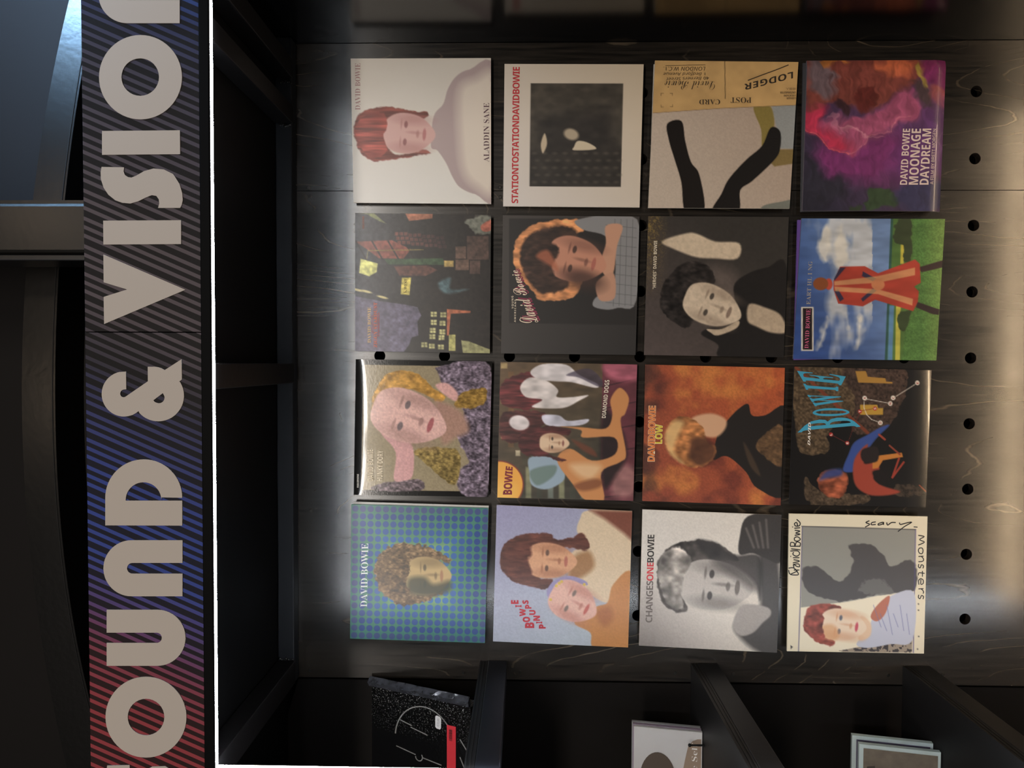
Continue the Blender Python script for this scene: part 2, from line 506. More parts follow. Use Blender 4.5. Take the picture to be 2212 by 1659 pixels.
letter([z1([(443, 567), (779, 564), (780, 667), (443, 670)])])
letter([z1(arc(609, 335, 179, 0, 360, 56, 182)[:-1]), z1(arc(608, 334.5, 81, 0, 360, 32)[:-1])])
letter([z1(n_shape(778, 428, -22, 124, 24)[0])])

# ------------------------------------------------------------------ above the sign: post, arched rib, vault
RIB = mat('rib_paint', (15, 14, 14), 0.26, 0.5, mott=(8, 0.2), bump=(60, 0.14))
POST = mat('post_paint', (17, 15, 13), 0.26, 0.5, bump=(60, 0.1))
VAULT = mat('vault_panel', (27, 25, 25), 0.6, 0.1, mott=(3, 0.12))
def band(name, pts0, pts1, Y0, Y1, m, parent=None):
    """curved bar between two outlines given in the picture, with real depth Y0..Y1"""
    v, f = [], []
    k = len(pts0)
    for (a, b) in zip(pts0, pts1):
        p, q = at(*a, Y0), at(*b, Y0)
        v += [p, q, (q[0], Y1, q[2]), (p[0], Y1, p[2])]
    for i in range(k - 1):
        o = 4 * i
        for s in range(4):
            t = (s + 1) % 4
            f.append((o + s, o + t, o + 4 + t, o + 4 + s))
    f += [(0, 1, 2, 3), (4 * k - 4, 4 * k - 1, 4 * k - 2, 4 * k - 3)]
    return pym(name, v, f, m, parent)
ysr = list(range(-260, 2000, 60))
def xo(y): return 47 + (y - 840) ** 2 / 6900.0 + (0 if y > 840 else 0)
def xi(y): return 119 + (y - 840) ** 2 / 8000.0 + (0.00000006 * (y - 840) ** 3 if y > 840 else 0)
rib = thing('arched_rib', 'black arched rib of the vault curving behind the sign', 'arch', (0, 0.1, 1.0 + H0))
for lo_, hi_ in ((-260, 452), (533, 2000)):
    yy = [lo_ + (hi_ - lo_) * k / 24 for k in range(25)]
    band('rib_face', [(xo(y), y) for y in yy], [(xi(y), y) for y in yy], 0.05, 0.16, RIB, rib)
    band('rib_seam', [(xi(y) - 7, y) for y in yy], [(xi(y) - 5.5, y) for y in yy], 0.0488, 0.0497, BLACK_METAL, rib)
struct(box('wall_upper', -2.6, 2.6, 0.30, 0.34, 0.80, 2.2, VAULT), 'dark vault panel above the sign')
trim(-2.4, 2.4, 0.12, 0.29, 0.83, 0.97, label='black ledge behind the sign', m=VOID)
pa, pb = at(90, 438, -0.2), at(90, 547, -0.2)
post = thing('steel_post', 'black steel post rising behind the sign, lit blue along its right edge', 'post', ((pa[0] + pb[0]) / 2, -0.15, 0.9 + H0))
box('post_body', pb[0], pa[0], -0.2, -0.08, 0.975, 2.0, POST, post, 0.007)
wx0, wx1 = at(90, 525, 0.05)[0], at(90, 460, 0.05)[0]
box('web', wx0, wx1, -0.0798, 0.2995, 0.975, 2.0, POST, post)
box('edge_strip', pb[0] - 0.013, pb[0] - 0.0005, -0.188, -0.09, 0.975, 2.0, BLACK_SATIN, post, 0.002)
#@@SLEEVES
# ------------------------------------------------------------------ printing: flat colour prints painted into a colour attribute
GAIN = 1.0
class Print:
    """paints a cover; all coordinates are pixels of the close-up of that cover"""
    def __init__(s, corners, N):
        s.N = N
        t = np.linspace(0, 1, N)
        a, b = np.meshgrid(t, t)                       # a along the picture's x, b down the picture
        c = np.array(corners, float)
        w = [(1 - a) * (1 - b), a * (1 - b), a * b, (1 - a) * b]
        s.X = sum(w[i] * c[i, 0] for i in range(4)); s.Y = sum(w[i] * c[i, 1] for i in range(4))
        s.X0, s.Y0 = s.X, s.Y
        s.C = np.zeros((N, N, 3)) + 0.5
        s.px = 1500.0 / N
        s.rng = np.random.default_rng(7)
    def warp(s, size, amt):
        s.X, s.Y = s.X + (s.nz(size, octv=3) - .5) * amt, s.Y + (s.nz(size, octv=3) - .5) * amt
    def col(s, c): return np.array(c, float) / 255
    def fill(s, c): s.C[:] = s.col(c)
    def grad(s, x0, y0, c0, x1, y1, c1):
        t = ((s.X - x0) * (x1 - x0) + (s.Y - y0) * (y1 - y0)) / ((x1 - x0) ** 2 + (y1 - y0) ** 2)
        t = np.clip(t, 0, 1)[..., None]
        s.C = s.col(c0) * (1 - t) + s.col(c1) * t
    def mix(s, m, c, al=1.0):
        m = (np.clip(m, 0, 1) * al)[..., None]
        c = np.asarray(c, float)
        s.C = s.C * (1 - m) + (s.col(c) if c.ndim == 1 else c) * m
    def edge(s, d, soft): return np.clip(0.5 - d / max(soft, s.px), 0, 1)
    def ell(s, cx, cy, rx, ry, c, ang=0, soft=8, al=1.0):
        t = math.radians(ang); x = s.X - cx; y = s.Y - cy
        u = x * math.cos(t) + y * math.sin(t); v = -x * math.sin(t) + y * math.cos(t)
        k = np.sqrt((u / rx) ** 2 + (v / ry) ** 2)
        s.mix(s.edge((k - 1) * min(rx, ry), soft), c, al)
    def sd(s, P):
        P = np.array(P, float); Q = np.roll(P, -1, 0)
        x, y = s.X, s.Y
        d = np.full(x.shape, 1e9); ins = np.zeros(x.shape, bool)
        for (x0, y0), (x1, y1) in zip(P, Q):
            ex, ey = x1 - x0, y1 - y0
            t = np.clip(((x - x0) * ex + (y - y0) * ey) / (ex * ex + ey * ey + 1e-9), 0, 1)
            d = np.minimum(d, (x - x0 - t * ex) ** 2 + (y - y0 - t * ey) ** 2)
            if y0 != y1:
                ins ^= ((y0 > y) != (y1 > y)) & (x < (x1 - x0) * (y - y0) / (y1 - y0) + x0)
        d = np.sqrt(d)
        return np.where(ins, -d, d)
    def spl(s, P, k=5):
        P = np.array(P, float); n = len(P); o = []
        for i in range(n):
            a, b, c, d = P[i - 1], P[i], P[(i + 1) % n], P[(i + 2) % n]
            for t in np.arange(k) / k:
                o.append(0.5 * (2 * b + (c - a) * t + (2 * a - 5 * b + 4 * c - d) * t * t + (3 * b - a - 3 * c + d) * t ** 3))
        return np.array(o)
    def pol(s, P, c, soft=6, al=1.0, ragged=0, within=None):
        d = s.sd(P)
        if ragged: d = d + (s.nz(ragged[0]) - 0.5) * ragged[1]
        m = s.edge(d, soft)
        if within is not None: m = m * within
        s.mix(m, c, al)
        return m
    def blob(s, P, c, soft=8, al=1.0, ragged=0, within=None): return s.pol(s.spl(P), c, soft, al, ragged, within)
    def rect(s, x0, y0, x1, y1, c, soft=4, al=1.0): s.pol([(x0, y0), (x1, y0), (x1, y1), (x0, y1)], c, soft, al)
    def line(s, P, w, c, al=1.0, soft=3):
        for (x0, y0), (x1, y1) in zip(P[:-1], P[1:]):
            ex, ey = x1 - x0, y1 - y0
            t = np.clip(((s.X - x0) * ex + (s.Y - y0) * ey) / (ex * ex + ey * ey + 1e-9), 0, 1)
            d = np.hypot(s.X - x0 - t * ex, s.Y - y0 - t * ey) - w / 2
            s.mix(s.edge(d, soft), c, al)
    def nz(s, size, sx=1.0, sy=1.0, octv=2):
        o = np.zeros(s.X.shape); amp = 1.0; tot = 0
        for k in range(octv):
            x = s.X / (size * sx) + 50; y = s.Y / (size * sy) + 50
            xi = np.floor(x).astype(int); yi = np.floor(y).astype(int)
            g = s.rng.random((257, 257))
            fx = x - xi; fy = y - yi; fx = fx * fx * (3 - 2 * fx); fy = fy * fy * (3 - 2 * fy)
            G = lambda i, j: g[i % 257, j % 257]
            o += amp * ((G(xi, yi) * (1 - fx) + G(xi + 1, yi) * fx) * (1 - fy) + (G(xi, yi + 1) * (1 - fx) + G(xi + 1, yi + 1) * fx) * fy)
            tot += amp; amp *= 0.5; size *= 0.5
        return o / tot
    def grain(s, size, amt, sx=1.0, sy=1.0, m=None):
        k = 1 + (s.nz(size, sx, sy) - 0.5) * 2 * amt
        if m is not None: k = 1 + (k - 1) * m
        s.C = np.clip(s.C * k[..., None], 0, 1)
    def strands(s, P, c, size=14, amt=0.5, sx=6.0, sy=1.0, soft=14, rag=26):
        """a hair-like mass: ragged outline, streaky inside"""
        m = s.blob(P, c, soft, 1.0, (40, rag))
        s.grain(size * 3, amt, sx, sy, m); s.grain(size * 1.3, amt * .8, sx * 1.6, sy * .9, m)
        return m
    def face(s, cx, cy, L, W, tilt, skin, shade, lip, eye=(60, 48, 44), feat=0.8):
        """plain generic head: up is the picture's left; L long axis, W across"""
        t = math.radians(tilt); u = np.array([-math.cos(t), -math.sin(t)]); r = np.array([math.sin(t), -math.cos(t)])
        p = lambda a, b: tuple(np.array([cx, cy]) + u * a * L + r * b * W)
        s.blob([p(.5, 0), p(.45, .32), p(.2, .5), p(-.15, .46), p(-.4, .25), p(-.52, 0), p(-.4, -.25), p(-.15, -.46), p(.2, -.5), p(.45, -.32)], skin, 14)
        s.ell(*p(-.05, .36), L * .34, W * .13, shade, tilt, W * .16, .5)
        s.ell(*p(-.05, -.36), L * .34, W * .13, shade, tilt, W * .16, .5)
        for k in (-.22, .22):
            s.ell(*p(.07, k), L * .035, W * .085, eye, tilt, 10, feat)
            s.ell(*p(.16, k * 1.05), L * .018, W * .12, shade, tilt, 10, feat * .8)
        s.ell(*p(-.1, .03), L * .13, W * .035, shade, tilt, 18, .5)
        s.ell(*p(-.17, 0), L * .03, W * .09, shade, tilt, 12, .7)
        s.ell(*p(-.3, 0), L * .035, W * .15, lip, tilt, 9, feat)

PAINT = {}
def cover(k):
    def d(fn): PAINT[k] = fn; return fn
    return d

@cover('white_red_hair')
def _(p):
    p.grad(100, 100, (205, 193, 176), 600, 1600, (216, 210, 200))
    p.blob([(960, 690), (1060, 560), (1110, 400), (1200, 265), (1340, 195), (1600, 185), (1620, 1520), (1400, 1510), (1240, 1440), (1160, 1330), (1090, 1180), (1000, 1050), (930, 1000)], (172, 150, 146), 10)
    p.blob([(1230, 420), (1400, 300), (1600, 300), (1600, 1430), (1400, 1420), (1270, 1250), (1230, 900)], (214, 199, 182), 130)
    p.strands([(120, 860), (150, 700), (260, 620), (440, 590), (640, 610), (760, 640), (900, 650), (860, 720), (700, 720), (520, 760), (440, 900), (520, 1080), (700, 1090), (860, 1040), (930, 1080), (780, 1100), (560, 1140), (330, 1160), (190, 1070)], (128, 62, 50), 14, .35)
    p.face(700, 870, 540, 420, 4, (204, 158, 148), (168, 112, 106), (170, 92, 92), (120, 60, 60), .7)
    p.strands([(130, 870), (180, 720), (300, 650), (430, 660), (470, 780), (430, 900), (470, 1050), (330, 1130), (200, 1040)], (148, 66, 54), 14, .35)

@cover('white_dark_photo')
def _(p):
    p.grad(100, 1500, (212, 202, 194), 1500, 100, (206, 186, 158))
    p.pol([(373, 292), (1348, 294), (1322, 1384), (360, 1380)], (70, 63, 54), 3)
    inside = p.edge(p.sd([(376, 296), (1345, 297), (1319, 1380), (363, 1377)]), 4)
    m = p.edge(p.sd([(300, 1000), (1400, 960), (1400, 1500), (300, 1500)]), 60) * inside
    p.mix(m, (48, 43, 38))
    p.mix(p.edge(p.sd([(450, 650), (1200, 560), (1250, 1000), (500, 1050)]), 160) * inside, (46, 41, 37))
    p.grain(60, .22, 1.6, 1, inside)
    for i in range(9):
        for j in range(5):
            p.ell(410 + i * 108 + (j % 2) * 30, 1030 + j * 76, 26, 14, (96, 86, 74), 0, 20, .5)
    p.ell(800, 830, 80, 58, (176, 158, 132), 20, 26)
    p.blob([(830, 960), (870, 900), (980, 920), (1060, 985), (830, 998)], (206, 188, 158), 10)
    p.blob([(480, 930), (520, 820), (545, 930), (500, 1030)], (196, 176, 146), 14)

@cover('tan_flap')
def _(p):
    p.grad(300, 1500, (196, 178, 160), 1500, 700, (176, 154, 136))
    p.blob([(1160, 540), (1340, 540), (1380, 720), (1320, 900), (1250, 960), (1240, 780)], (140, 122, 62), 12)
    p.pol([(1350, 520), (1640, 520), (1640, 990), (1440, 980), (1400, 760)], (150, 152, 150), 20)
    p.pol([(1300, 1090), (1420, 990), (1640, 985), (1640, 1130), (1380, 1170)], (134, 112, 66), 14)
    p.blob([(1270, 1580), (1450, 1540), (1600, 1520), (1560, 1640), (1260, 1640)], (120, 122, 112), 10)
    # two plain dark tapering bars
    p.blob([(250, 720), (400, 690), (440, 900), (500, 1120), (590, 1260), (640, 1640), (440, 1640), (400, 1340), (330, 1100), (270, 900)], (34, 30, 28), 6)
    p.blob([(1340, 760), (1440, 800), (1440, 980), (1380, 1100), (1150, 1320), (1020, 1420), (1000, 1640), (730, 1640), (820, 1460), (900, 1300), (1080, 1100), (1250, 950)], (32, 29, 28), 6)
    p.grain(14, .04)
    p.pol([(100, 30), (1660, 40), (1620, 520), (800, 556), (90, 606)], (206, 164, 104), 3)
    m = p.edge(p.sd([(100, 30), (1660, 40), (1620, 515), (800, 550), (90, 600)]), 3)
    p.grain(120, .07, 1, 1, m)
    p.line([(90, 606), (800, 557), (1620, 521)], 5, (120, 92, 60), .8)
    p.line([(857, 60), (862, 455)], 6, (70, 56, 40))
    for x, y, dx, dy in ((185, 400, 24, 22), (306, 398, -24, 22), (185, 542, 24, -22), (306, 540, -24, -22)):
        p.line([(x + dx, y), (x, y), (x, y + dy)], 5, (110, 86, 56), .9)

@cover('purple_paint')
def _(p):
    p.warp(150, 150); p.warp(50, 40)
    p.grad(200, 1600, (44, 42, 58), 1400, 300, (110, 62, 110))
    def b(P, c, soft, al=.9, rag=110): p.blob(P, c, soft, al, (150, rag))
    b([(250, 900), (900, 820), (1200, 900), (1150, 1250), (500, 1300), (250, 1150)], (128, 46, 108), 220)
    b([(300, 700), (700, 640), (1150, 380), (1250, 600), (1000, 780), (800, 860), (640, 1020), (450, 960)], (168, 78, 112), 70, .95, 60)
    b([(100, 600), (260, 560), (330, 760), (620, 1030), (420, 960), (200, 860), (100, 760)], (204, 48, 78), 90)
    b([(110, 60), (1350, 60), (1250, 260), (960, 470), (640, 560), (330, 480), (110, 520)], (136, 66, 52), 80)
    b([(830, 60), (1250, 60), (1200, 230), (960, 230)], (208, 104, 66), 60)
    b([(110, 100), (300, 60), (440, 200), (420, 330), (260, 420), (110, 330)], (112, 96, 104), 80)
    b([(290, 70), (560, 60), (520, 110), (340, 120)], (200, 120, 56), 30)
    b([(330, 500), (440, 430), (540, 560), (480, 640), (380, 600)], (60, 36, 40), 40)
    b([(640, 380), (800, 360), (760, 560), (650, 580)], (96, 38, 34), 40)
    b([(1240, 110), (1330, 130), (1370, 340), (1310, 370)], (170, 146, 62), 20, .9, 30)
    b([(1340, 60), (1560, 60), (1550, 420), (1400, 300)], (126, 40, 92), 60)
    b([(1180, 260), (1320, 380), (1400, 560), (1250, 470)], (72, 58, 58), 50)
    b([(1380, 380), (1550, 400), (1530, 560), (1400, 500)], (170, 84, 82), 50)
    b([(1000, 1000), (1500, 500), (1520, 1250), (1100, 1300)], (92, 48, 108), 180, .7)
    b([(350, 1280), (480, 1260), (520, 1450), (380, 1500), (100, 1600), (100, 1100)], (44, 42, 54), 110)
    b([(720, 1500), (800, 1400), (900, 1370), (1080, 1460), (1060, 1600), (760, 1620)], (52, 74, 44), 30, .9, 70)
    b([(520, 1560), (640, 1540), (640, 1640), (510, 1640)], (50, 62, 42), 30)
    b([(1100, 1350), (1500, 1300), (1500, 1620), (1120, 1620)], (52, 52, 88), 110)
    for k in range(16):
        p.line([(330 + k * 22, 640 + k * 14), (420 + k * 30, 760 + k * 8)], 7, (206, 132, 150), .5, 12)
    for k in range(9):
        p.line([(360 + k * 62, 250), (350 + k * 64, 480 - (k % 3) * 60)], 14, (84, 36, 34), .45, 24)
    p.line([(130, 770), (300, 880), (460, 990), (560, 1035)], 12, (232, 96, 96), .8, 14)
    p.line([(560, 1035), (700, 960), (800, 850), (980, 790), (1040, 700), (1150, 580)], 9, (214, 130, 140), .6, 14)
    p.grain(26, .14, 1, 3); p.grain(90, .12)
    p.line([(1505, 640), (1500, 850), (1470, 1050)], 16, (150, 140, 146), .25, 14)  # grey sheen along the sleeve's lower edge, painted into the print

@cover('night_street')
def _(p):
    p.grad(130, 700, (58, 58, 62), 900, 800, (34, 28, 25))
    p.pol([(130, 975), (420, 1030), (640, 1060), (790, 1090), (830, 1180), (790, 1240), (800, 1390), (730, 1410), (700, 1490), (640, 1570), (120, 1570)], (92, 84, 104), 6)
    p.pol([(130, 400), (520, 385), (720, 480), (640, 580), (380, 575), (270, 490)], (138, 72, 58), 8)
    for k in range(4): p.line([(140 + k * 170, 395), (250 + k * 170, 585)], 16, (36, 28, 26))
    p.pol([(440, 585), (1060, 575), (1070, 645), (480, 640)], (56, 78, 50), 6)
    p.pol([(540, 660), (900, 650), (1000, 700), (880, 760), (600, 760)], (96, 58, 48), 10)
    for r in range(3):
        for k in range(11):
            x = 550 + k * 48 + r * 14; y = 300 + r * 46 + (k // 3) * 14
            p.rect(x, y, x + 38, y + 36, (118 - 6 * k, 66 - 3 * k, 56 - 2 * k), 4)
    for x, y, w, h, c in ((1190, 450, 110, 130, (96, 72, 60)), (1310, 340, 230, 250, (78, 58, 50)), (1190, 590, 140, 110, (104, 78, 64)), (1340, 600, 110, 140, (84, 62, 54)), (1070, 600, 100, 66, (176, 146, 80))):
        p.rect(x, y, x + w, y + h, c, 8)
    p.pol([(190, 580), (370, 630), (360, 720), (280, 765), (175, 730)], (204, 202, 112), 6)
    p.line([(270, 495), (850, 485)], 8, (150, 130, 60)); p.line([(265, 500), (255, 580)], 8, (120, 112, 70))
    p.pol([(625, 780), (722, 778), (705, 962), (612, 955)], (206, 186, 84), 4)
    for x, y in ((930, 1140), (930, 1225), (920, 1310), (915, 1375), (910, 1475), (1030, 1145), (1022, 1235), (1020, 1325), (1012, 1385), (1005, 1485), (830, 1460)):
        p.rect(x, y, x + 62, y + 52, (206, 200, 130), 5, .85)
        p.line([(x, y + 26), (x + 62, y + 26)], 5, (70, 62, 40)); p.line([(x + 31, y), (x + 31, y + 52)], 5, (70, 62, 40))
    p.pol([(660, 100), (950, 100), (945, 155), (700, 182)], (170, 104, 76), 5)
    p.pol([(130, 100), (330, 100), (460, 210), (400, 190), (250, 110)], (112, 116, 72), 6)
    p.blob([(1320, 150), (1560, 120), (1560, 300), (1400, 330), (1320, 230)], (120, 122, 108), 20, .8, (50, 60))
    p.blob([(1460, 230), (1570, 170), (1560, 280), (1480, 290)], (176, 96, 76), 10)
    p.pol([(1100, 1110), (1350, 1130), (1345, 1150), (1140, 1160), (1120, 1390), (1100, 1390)], (176, 96, 62), 8)
    p.pol([(1250, 1440), (1330, 1450), (1560, 1540), (1560, 1590), (1270, 1590)], (150, 146, 98), 8)
    p.rect(1120, 1380, 1190, 1550, (176, 168, 96), 8)
    p.blob([(1010, 830), (1140, 780), (1140, 900), (1330, 900), (1130, 950), (1040, 920)], (84, 116, 124), 30, .75)
    p.grain(30, .28); p.grain(90, .14)
    for x, y in ((160, 910), (250, 925), (420, 985)): p.ell(x, y, 60, 12, (206, 190, 128), 14, 8)

@cover('black_orange_hair')
def _(p):
    p.grad(80, 300, (62, 56, 52), 1500, 1500, (44, 40, 38))
    p.pol([(150, 110), (1536, 118), (1522, 1268), (150, 1245)], (36, 32, 30), 3)
    p.strands([(200, 440), (230, 330), (360, 210), (560, 140), (900, 120), (960, 240), (860, 330), (960, 700), (910, 880), (800, 980), (500, 1000), (420, 920), (300, 780), (210, 620)], (214, 138, 84), 12, .3, 3, 2)
    p.strands([(270, 460), (340, 320), (520, 220), (760, 190), (900, 280), (800, 420), (700, 560), (800, 800), (760, 880), (520, 930), (420, 860), (290, 640)], (56, 38, 30), 12, .4, 3, 2, 30)
    p.blob([(900, 120), (1540, 120), (1530, 1000), (1330, 1080), (1200, 1100), (1060, 1060), (1100, 960), (1270, 900), (1300, 500), (1190, 300), (950, 230)], (132, 130, 130), 12)
    m = p.edge(p.sd([(1270, 200), (1540, 160), (1530, 1000), (1300, 1060)]), 10)
    for k in range(9):
        p.line([(1200, 180 + k * 105), (1530, 215 + k * 105)], 5, (84, 82, 84), .8)
        if k < 4: p.line([(1300 + k * 64, 120), (1280 + k * 64, 1060)], 5, (84, 82, 84), .8)
    p.blob([(1200, 190), (1380, 190), (1320, 420), (1280, 700), (1180, 720), (1150, 560), (1200, 380)], (196, 142, 112), 14)
    p.blob([(1100, 800), (1280, 700), (1300, 960), (1180, 1010), (1110, 960)], (188, 136, 108), 14)
    p.face(880, 560, 640, 480, 14, (196, 132, 104), (112, 70, 58), (168, 88, 76), (54, 36, 30), .8)
    p.ell(960, 780, 210, 110, (60, 40, 34), 15, 110, .7)
    p.strands([(300, 560), (420, 400), (640, 380), (680, 480), (620, 640), (640, 740), (480, 800), (340, 760)], (60, 40, 32), 12, .45, 3, 2, 30)
    p.blob([(440, 520), (560, 450), (640, 560), (680, 680), (560, 600)], (176, 96, 66), 40, .8)

@cover('grey_portrait')
def _(p):
    p.grad(80, 1500, (84, 72, 68), 1000, 300, (56, 52, 48))
    p.blob([(760, 640), (1040, 700), (1050, 950), (960, 1000), (800, 800)], (96, 84, 78), 160)
    p.blob([(1040, 820), (1200, 700), (1400, 640), (1600, 620), (1600, 1620), (900, 1620), (860, 1480), (680, 1370), (760, 1300), (1050, 1220), (1040, 1000)], (34, 31, 30), 16)
    p.strands([(230, 980), (280, 800), (420, 640), (600, 570), (760, 640), (830, 800), (680, 860), (560, 1000), (600, 1200), (500, 1300), (330, 1200), (240, 1090)], (42, 37, 35), 12, .5, 2, 2)
    p.face(800, 1060, 640, 430, 22, (206, 184, 158), (136, 116, 98), (120, 98, 84), (50, 44, 40), .8)
    p.blob([(740, 1310), (900, 1310), (1080, 1220), (1060, 1300), (860, 1380), (780, 1350)], (186, 164, 138), 12)
    # a plain pale tapered shape in place of a raised arm
    p.blob([(250, 360), (520, 270), (640, 280), (830, 360), (1090, 380), (1070, 545), (820, 545), (620, 530), (400, 450)], (206, 184, 156), 24)
    p.blob([(1200, 1040), (1380, 1080), (1540, 1160), (1600, 1340), (1440, 1350), (1290, 1290), (1180, 1220)], (182, 160, 134), 24)
    p.grain(30, .07)
    m = np.clip((330 - p.X) / 260, 0, 1) * np.clip((1000 - p.Y) / 800, 0, 1)
    p.mix(m * (p.nz(12) > .62), (168, 140, 70), .8); p.mix(m * .4, (120, 92, 46))

@cover('field_and_sky')
def _(p):
    p.grad(100, 1200, (44, 70, 132), 1050, 700, (104, 132, 178))
    cl = p.nz(330, .8, 2.0, 4)
    p.mix(np.clip((cl - .53) * 6, 0, 1) * (p.X < 900), (206, 204, 200), .8)
    for P in ([(340, 470), (350, 260), (420, 170), (450, 300), (430, 560)], [(510, 400), (570, 130), (620, 330), (640, 520), (540, 620)], [(590, 1060), (640, 1020), (650, 1230)], [(740, 1160), (800, 1120), (780, 1370), (740, 1440)],
              [(380, 1250), (420, 1110), (440, 1200), (370, 1400), (320, 1460)]):
        p.blob(P, (214, 208, 196), 50, .9, (70, 70))
    p.pol([(1095, 80), (1140, 80), (1080, 1600), (1030, 1600)], (44, 84, 74), 8)
    p.pol([(1120, 80), (1700, 80), (1700, 1600), (1060, 1600)], (78, 112, 54), 6)
    p.pol([(1080, 1000), (1130, 1000), (1110, 1600), (1060, 1600)], (84, 128, 170), 14)
    p.pol([(1150, 1000), (1200, 1000), (1190, 1600), (1140, 1600)], (182, 176, 70), 6)
    p.pol([(1200, 360), (1240, 360), (1230, 560), (1195, 560)], (190, 178, 64), 6)
    p.blob([(1150, 120), (1300, 90), (1320, 300), (1310, 520), (1230, 540), (1240, 380), (1140, 330)], (54, 66, 42), 10, 1, (40, 50))
    p.blob([(1180, 1080), (1310, 1060), (1300, 1130), (1240, 1270), (1170, 1230)], (54, 70, 42), 10, 1, (40, 40))
    p.pol([(1320, 80), (1700, 80), (1700, 1600), (1210, 1600), (1240, 1300), (1330, 1060)], (76, 118, 56), 8)
    m = p.edge(p.sd([(1320, 80), (1700, 80), (1700, 1600), (1210, 1600), (1240, 1300), (1330, 1060)]), 8)
    p.mix(m * np.clip((p.X - 1420) / 220, 0, 1), (120, 150, 72), .8)
    p.grain(12, .2, 1, 1, m)
    # a plain walker in a long red coat
    p.pol([(1380, 600), (1650, 520), (1640, 600), (1420, 650)], (56, 40, 40), 6)
    p.pol([(1370, 960), (1540, 1020), (1610, 1040), (1600, 1100), (1530, 1090), (1360, 1020)], (52, 38, 40), 6)
    p.pol([(490, 740), (560, 590), (820, 585), (960, 660), (1350, 515), (1400, 560), (1410, 760), (1340, 800), (1390, 850), (1380, 960), (1330, 1060), (930, 940), (800, 1010), (540, 980), (490, 830)], (172, 58, 44), 6)
    p.pol([(560, 600), (620, 600), (500, 740), (495, 720)], (52, 44, 70), 6); p.pol([(500, 850), (560, 960), (600, 930), (540, 830)], (52, 44, 70), 6)
    p.pol([(800, 640), (980, 740), (940, 760), (790, 690)], (50, 42, 68), 6); p.pol([(960, 830), (800, 960), (780, 930), (930, 800)], (50, 42, 68), 6)
    p.pol([(500, 745), (960, 690), (1350, 600), (1350, 680), (960, 760), (500, 790)], (206, 160, 104), 10, .7)
    p.pol([(500, 800), (960, 830), (1330, 930), (1320, 1000), (960, 880), (510, 850)], (206, 160, 104), 10, .7)
    p.ell(960, 780, 70, 60, (196, 120, 78), 0, 12)
    p.grain(60, .12, 3, 1)
    p.ell(440, 775, 40, 60, (190, 70, 50), 0, 10)
    p.ell(355, 772, 80, 68, (136, 72, 38), 0, 10)
    p.rect(150, 1016, 280, 1478, (214, 206, 190), 3); p.rect(166, 1028, 266, 1466, (34, 26, 28), 3)

@cover('gold_portrait')
def _(p):
    p.fill((24, 23, 22))
    p.pol([(220, 135), (1552, 158), (1525, 1472), (195, 1455)], (150, 134, 104), 4)
    fr = p.edge(p.sd([(220, 135), (1552, 158), (1525, 1472), (195, 1455)]), 4)
    p.strands([(1020, 160), (1560, 160), (1530, 1480), (1240, 1480), (1240, 1250), (1330, 1150), (1210, 900), (1270, 620), (1080, 380), (1010, 230)], (112, 98, 110), 12, .5, 1, 1)
    p.strands([(1250, 440), (1500, 380), (1500, 540), (1300, 600), (1180, 560)], (146, 112, 52), 12, .3, 1, 1)
    p.strands([(350, 1400), (800, 1340), (820, 1460), (340, 1460)], (108, 92, 96), 12, .5, 1, 1)
    p.blob([(540, 1340), (560, 1060), (420, 880), (400, 780), (600, 900), (740, 1000), (740, 1300), (640, 1360)], (206, 152, 148), 14)
    p.strands([(310, 620), (330, 430), (440, 260), (600, 195), (780, 230), (960, 380), (1080, 470), (1010, 520), (840, 440), (600, 380), (420, 480), (370, 760)], (192, 140, 62), 12, .3, 2, 2)
    p.strands([(760, 1030), (1180, 1020), (1240, 1200), (1180, 1400), (1010, 1300), (900, 1200)], (134, 112, 62), 12, .35, 1, 1)
    p.blob([(980, 560), (1080, 540), (1260, 640), (1330, 830), (1200, 900), (1050, 960)], (168, 128, 110), 60)
    p.blob([(980, 350), (1100, 330), (1210, 430), (1190, 520), (1060, 440)], (214, 160, 152), 20)
    p.face(700, 690, 800, 540, 20, (220, 172, 160), (150, 112, 104), (156, 70, 76), (84, 76, 80), .75)
    p.grain(16, .09, 1, 1, fr)

